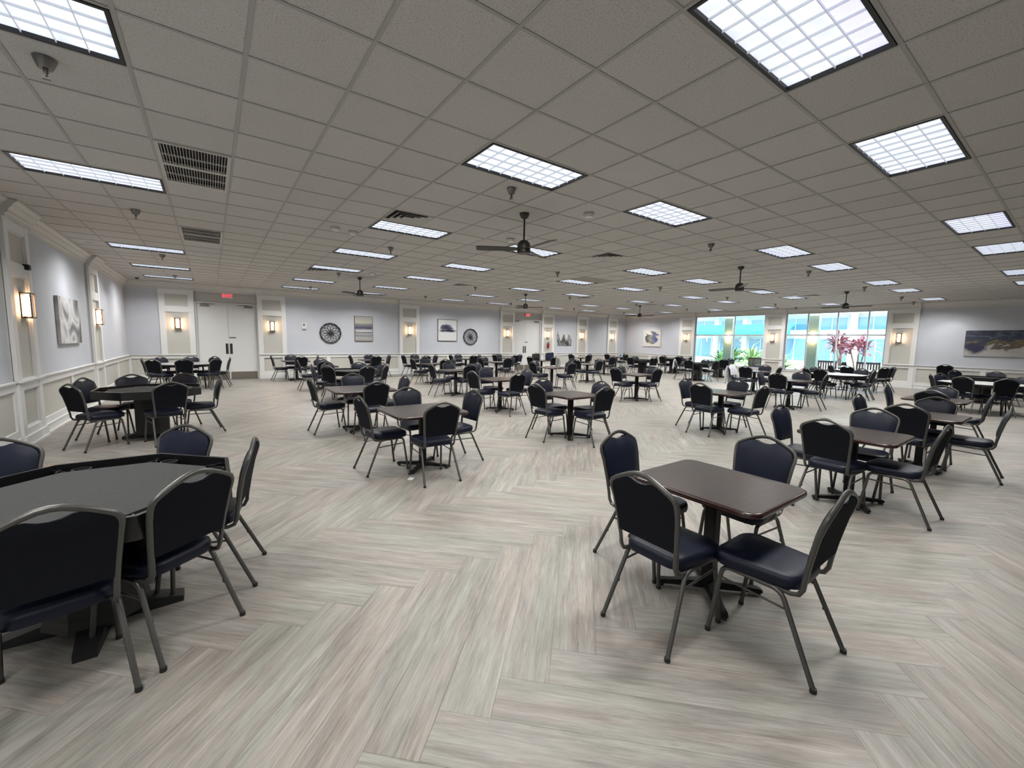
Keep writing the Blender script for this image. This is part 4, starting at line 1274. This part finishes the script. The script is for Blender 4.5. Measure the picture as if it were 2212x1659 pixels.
def draped(name, ch, mt, label, cat, y0, y1, zb, zf, th=.012):
    """cloth hung over the top of a chair back"""
    t = empty(name, ch.location, ch.rotation_euler[2])
    b = MB(); n = 10; rings = []
    for i in range(n + 1):
        y = y0 + (y1 - y0) * i / n
        zc = crown_z(min(abs(y), .2)) + .016
        wob = .012 * math.sin(i * 1.9)
        sec = [(back_x(.6) - .05 + wob, zb), (back_x(.75) - .04 + wob, .72), (-.024, zc - .03), (-.005, zc), (.035, zc - .03), (back_x(.75) + .055 + wob, .74), (back_x(.6) + .06, zf)]
        outer = [(x, y, z) for x, z in sec]
        inner = [(x + (th if k < 3 else 0 if k == 3 else -th) * .6, y, z - (th if k == 3 else 0)) for k, (x, z) in enumerate(sec)][::-1]
        rings.append(outer + inner)
    b.loft(rings); b.build('cloth', mt, t, smooth=60)
    b = MB(); b.tube([(-.02, y0 + .02, .86), (-.05, y0 - .02, .7), (-.06, y0 - .01, zb - .06)], [.03, .035, .028], 8); b.build('sleeve', mt, t, smooth=60)
    tag(t, label, cat)
draped('jacket', CH[('the table holding two bags', 1)], M['jacket'], 'grey jacket hung on chair beside the navy tote', 'jacket', -.22, -.04, .40, .60)
draped('coat', CH[('the square table before left window', 0)], M['coat'], 'white coat draped over chair before the left window', 'coat', -.20, .20, .30, .55)
draped('cardigan', CH[('the octagonal table facing left window', 1)], M['coat'], 'white cardigan hung on chair left of the window', 'cardigan', -.12, .06, .55, .62)
draped('scarf', CH[('the table in the far corner', 1)], M['bluecloth'], 'pale blue scarf hung on chair in far corner', 'scarf', -.12, .02, .60, .70)
bag(18.38, 5.22, .925, R(20), .30, .16, .12, M['bag_black'], 'black bag perched on chair back by right window', .01, True)
t = empty('paper_shim', (1.79, 4.44, 0), R(50))
b = MB(); b.box(-.04, .04, -.03, .03, 0, .004); b.box(-.035, .035, -.028, .028, .004, .008); b.build('folded_paper', M['paper'], t)
tag(t, 'folded white paper wedge under a table foot', 'paper')

# ------------------------------------------------------------------ courtyard outside the windows
b = MB(); b.box(XR + .2, 70, -25, 60, -.30, -.06); ground = struct(b.build('ground', M['concrete']))
t = None
for i, (yc, lab) in enumerate(((11.87, 'pale green column outside the left window'), (7.88, 'pale green column outside the right window'))):
    t = empty('patio_column', (23.25, yc, -.06))
    b = MB(); b.box(-.14, .14, -.215, .215, .12, 3.75); b.build('shaft', M['green'], t)
    b = MB(); b.box(-.18, .18, -.25, .25, 0, .12); b.build('plinth', M['green'], t)
    tag(t, lab, 'column', 'green patio columns')
    t = empty('patio_lamp', (23.11, yc - .03, 1.98), R(-90))
    b = MB(); b.box(-.06, .06, -.02, 0, -.15, .15); b.build('back_plate', M['white'], t)
    b = MB(); b.loft([[(q * math.cos(a), -.07 + q * .6 * math.sin(a), z) for a in [2 * PI * k / 14 for k in range(14)]] for q, z in ((.085, -.17), (.05, 0), (.085, .17))]); b.build('glass_shade', M['sconce'], t, smooth=50)
    tag(t, ['hourglass lamp on the left green column', 'hourglass lamp on the right green column'][i], 'outdoor lamp')
def bench(y, w, lab):
    t = empty('patio_bench', (24.1, y, -.06), R(90))
    for sx in (-1, 1):
        b = MB(); b.box(sx * w / 2 - .03, sx * w / 2 + .03, -.03, .03, 0, .98); b.build('back_post', M['bench'], t)
        b = MB(); b.box(sx * w / 2 - .03, sx * w / 2 + .03, -.53, -.47, 0, .64); b.build('front_post', M['bench'], t)
        b = MB(); b.box(sx * w / 2 - .04, sx * w / 2 + .04, -.55, .02, .64, .67); b.build('armrest', M['bench'], t)
    for z in (.46, .88): 
        b = MB(); b.box(-w / 2 + .03, w / 2 - .03, -.02, .02, z, z + .09); b.build('back_rail', M['bench'], t)
    n = 7
    for k in range(n):
        x = -w / 2 + (k + 1) * w / (n + 1)
        b = MB(); b.box(x - .03, x + .03, -.012, .012, .55, .88); b.build('slat', M['bench'], t)
    b = MB(); b.box(-w / 2 + .03, w / 2 - .03, -.50, .0, .40, .44); b.build('seat', M['bench'], t)
    tag(t, lab, 'bench', 'slatted patio benches')
bench(10.78, .66, 'brown slatted patio seat outside the left window')
bench(7.55, .80, 'brown slatted patio seat outside the right window, left one')
bench(5.95, .80, 'brown slatted patio seat outside right window, right one')
for y, lab in ((10.05, 'small white patio table outside the left window'), (6.85, 'small white patio table outside the right window')):
    t = empty('patio_table', (24.1, y, -.06))
    b = MB(); b.lathe([(.22, .70), (.22, .725)], 20); b.build('table_top', M['white'], t); b = MB(); b.lathe([(.03, .02), (.03, .70)], 10); b.build('post', M['white'], t); b = MB(); b.lathe([(.17, 0), (.17, .02)], 20); b.build('base', M['white'], t)
    tag(t, lab, 'table', 'white patio tables')
# courtyard building
bld = empty('courtyard_building', (36, 14, -.06))
b = MB(); b.box(0, 4, -22, 22, 0, 7.5); b.build('wall', M['stucco'], bld)
def fwin(y, z, w, h_):
    f = MB()
    for a in ((-w / 2, w / 2, 0, .07), (-w / 2, w / 2, h_ - .07, h_), (-w / 2, -w / 2 + .07, .07, h_ - .07), (w / 2 - .07, w / 2, .07, h_ - .07), (-.03, .03, .07, h_ - .07)):
        f.box(-.08, .02, y + a[0], y + a[1], z + a[2], z + a[3])
    fo = f.build('window', M['extframe'], bld)
    f = MB(); f.box(-.05, .01, y - w / 2 + .05, y + w / 2 - .05, z + .05, z + h_ - .05); f.build('pane', M['extglass'], fo)
for y in (-5.2, -2.9, -.6, 1.7, 4.2, 6.6): fwin(y, 2.75, 1.9, 1.0)
for y in (-5.4, -3.0, -.6, 1.8, 4.2, 6.8, 9.0): fwin(y, .5, 1.9, 1.75)
for y in (-6.6, -4.2, -1.8, .6, 3.0, 5.4, 7.8):
    b = MB(); b.box(-.35, 0, y - .16, y + .16, 0, 4.6); b.build('pier', M['stucco'], bld)
b = MB(); b.box(-.9, 0, -12, 14, 3.95, 4.25); b.build('canopy', M['stucco'], bld)
aw = empty('teal_awning', (35.5, 17.2, 2.62))
b = MB(); n = 10; rings = []
for i in range(n + 1):
    a = PI / 2 * i / n
    rings.append([(-1.5 * math.cos(a), -4.2, .62 * math.sin(a)), (-1.5 * math.cos(a), 3.4, .62 * math.sin(a)), (-1.47 * math.cos(a), 3.4, .60 * math.sin(a) - .01), (-1.47 * math.cos(a), -4.2, .60 * math.sin(a) - .01)])
b.loft(rings); b.build('canvas', M['awning'], aw, smooth=50)
b = MB(); b.box(-1.5, -1.47, -4.2, 3.4, -.25, 0); b.build('valance', M['awning'], aw)
for y in (-4.1, -.4, 3.3):
    b = MB(); b.tube([(-1.46, y, -.02), (.4, y, -.5)], .02, 6); b.build('brace', M['white'], aw)
tag(bld, 'white courtyard building with blue windows beyond the glass', 'building')
tag(aw, 'teal barrel awning on the building outside left window', 'awning')
# planting
b = MB(); b.box(27.0, 31.5, 3, 20, -.06, .04); bed = struct(b.build('planting_bed', M['soil']))
def plant(x, y, h_, n, mt, label, spread, kind='blade', seed=1):
    rnd = random.Random(seed)
    t = empty('garden_plant', (x, y, .04))
    nst = 3 if kind == 'tree' else 1
    tops = []
    for s_ in range(nst):
        a = rnd.uniform(0, 6.28); q = .0 if nst == 1 else .25
        tx, ty = q * math.cos(a), q * math.sin(a)
        hh = h_ * (.62 if kind == 'tree' else .15) * rnd.uniform(.8, 1.1)
        b = MB(); b.tube([(tx * .3, ty * .3, 0), (tx * .7, ty * .7, hh * .5), (tx * 1.4, ty * 1.4, hh)], [.05, .04, .03], 6); b.build('stem', M['stem'], t, smooth=60)
        tops.append((tx * 1.4, ty * 1.4, hh))
    lm = MB(); L = spread
    lm.loft([[(0, -.01, 0), (0, .01, 0), (0, 0, .006)], [(L * .35, -.055, .20 * L), (L * .35, .055, .20 * L), (L * .35, 0, .22 * L)], [(L * .75, -.05, .16 * L), (L * .75, .05, .16 * L), (L * .75, 0, .175 * L)], [(L, -.004, -.05 * L), (L, .004, -.05 * L), (L, 0, -.045 * L)]])
    lme_ = lm.mesh('leaf', 60); lme_.materials.append(mt)
    for k in range(n):
        p = tops[k % nst]
        o = link('leaf', lme_, t, (p[0], p[1], p[2] + rnd.uniform(-.25, .25) * (1 if kind == 'tree' else .2)), (rnd.uniform(-.4, .4), rnd.uniform(-1.25, .35), rnd.uniform(0, 6.28)))
        s_ = rnd.uniform(.7, 1.15); o.scale = (s_, s_, s_)
    tag(t, label, 'plant')
plant(28.0, 14.0, 1.6, 60, M['leaf'], 'dark green palm plant outside left window, left of column', 1.5, seed=2)
plant(27.6, 12.6, 1.8, 70, M['leaf_light'], 'light green arching plant behind the left green column', 1.5, seed=3)
plant(29.5, 15.6, 1.3, 50, M['leaf'], 'leafy green shrub at the left end of the garden', 1.2, seed=4)
plant(28.0, 10.9, 1.2, 45, M['leaf_light'], 'pale green spiky plant behind the left patio seat', 1.0, seed=5)
plant(28.2, 9.6, 1.0, 40, M['leaf_red'], 'low reddish plant left of the right green column', .9, seed=6)
plant(27.4, 7.2, 2.6, 80, M['leaf_red'], 'tall red-leaved cordyline behind the right window, right one', .85, 'tree', seed=7)
plant(27.8, 8.0, 2.4, 70, M['leaf_red'], 'tall red-leaved cordyline behind the right window, left one', .85, 'tree', seed=8)
plant(28.6, 6.3, 1.2, 45, M['leaf'], 'green bush at the right end of the garden', 1.0, seed=9)
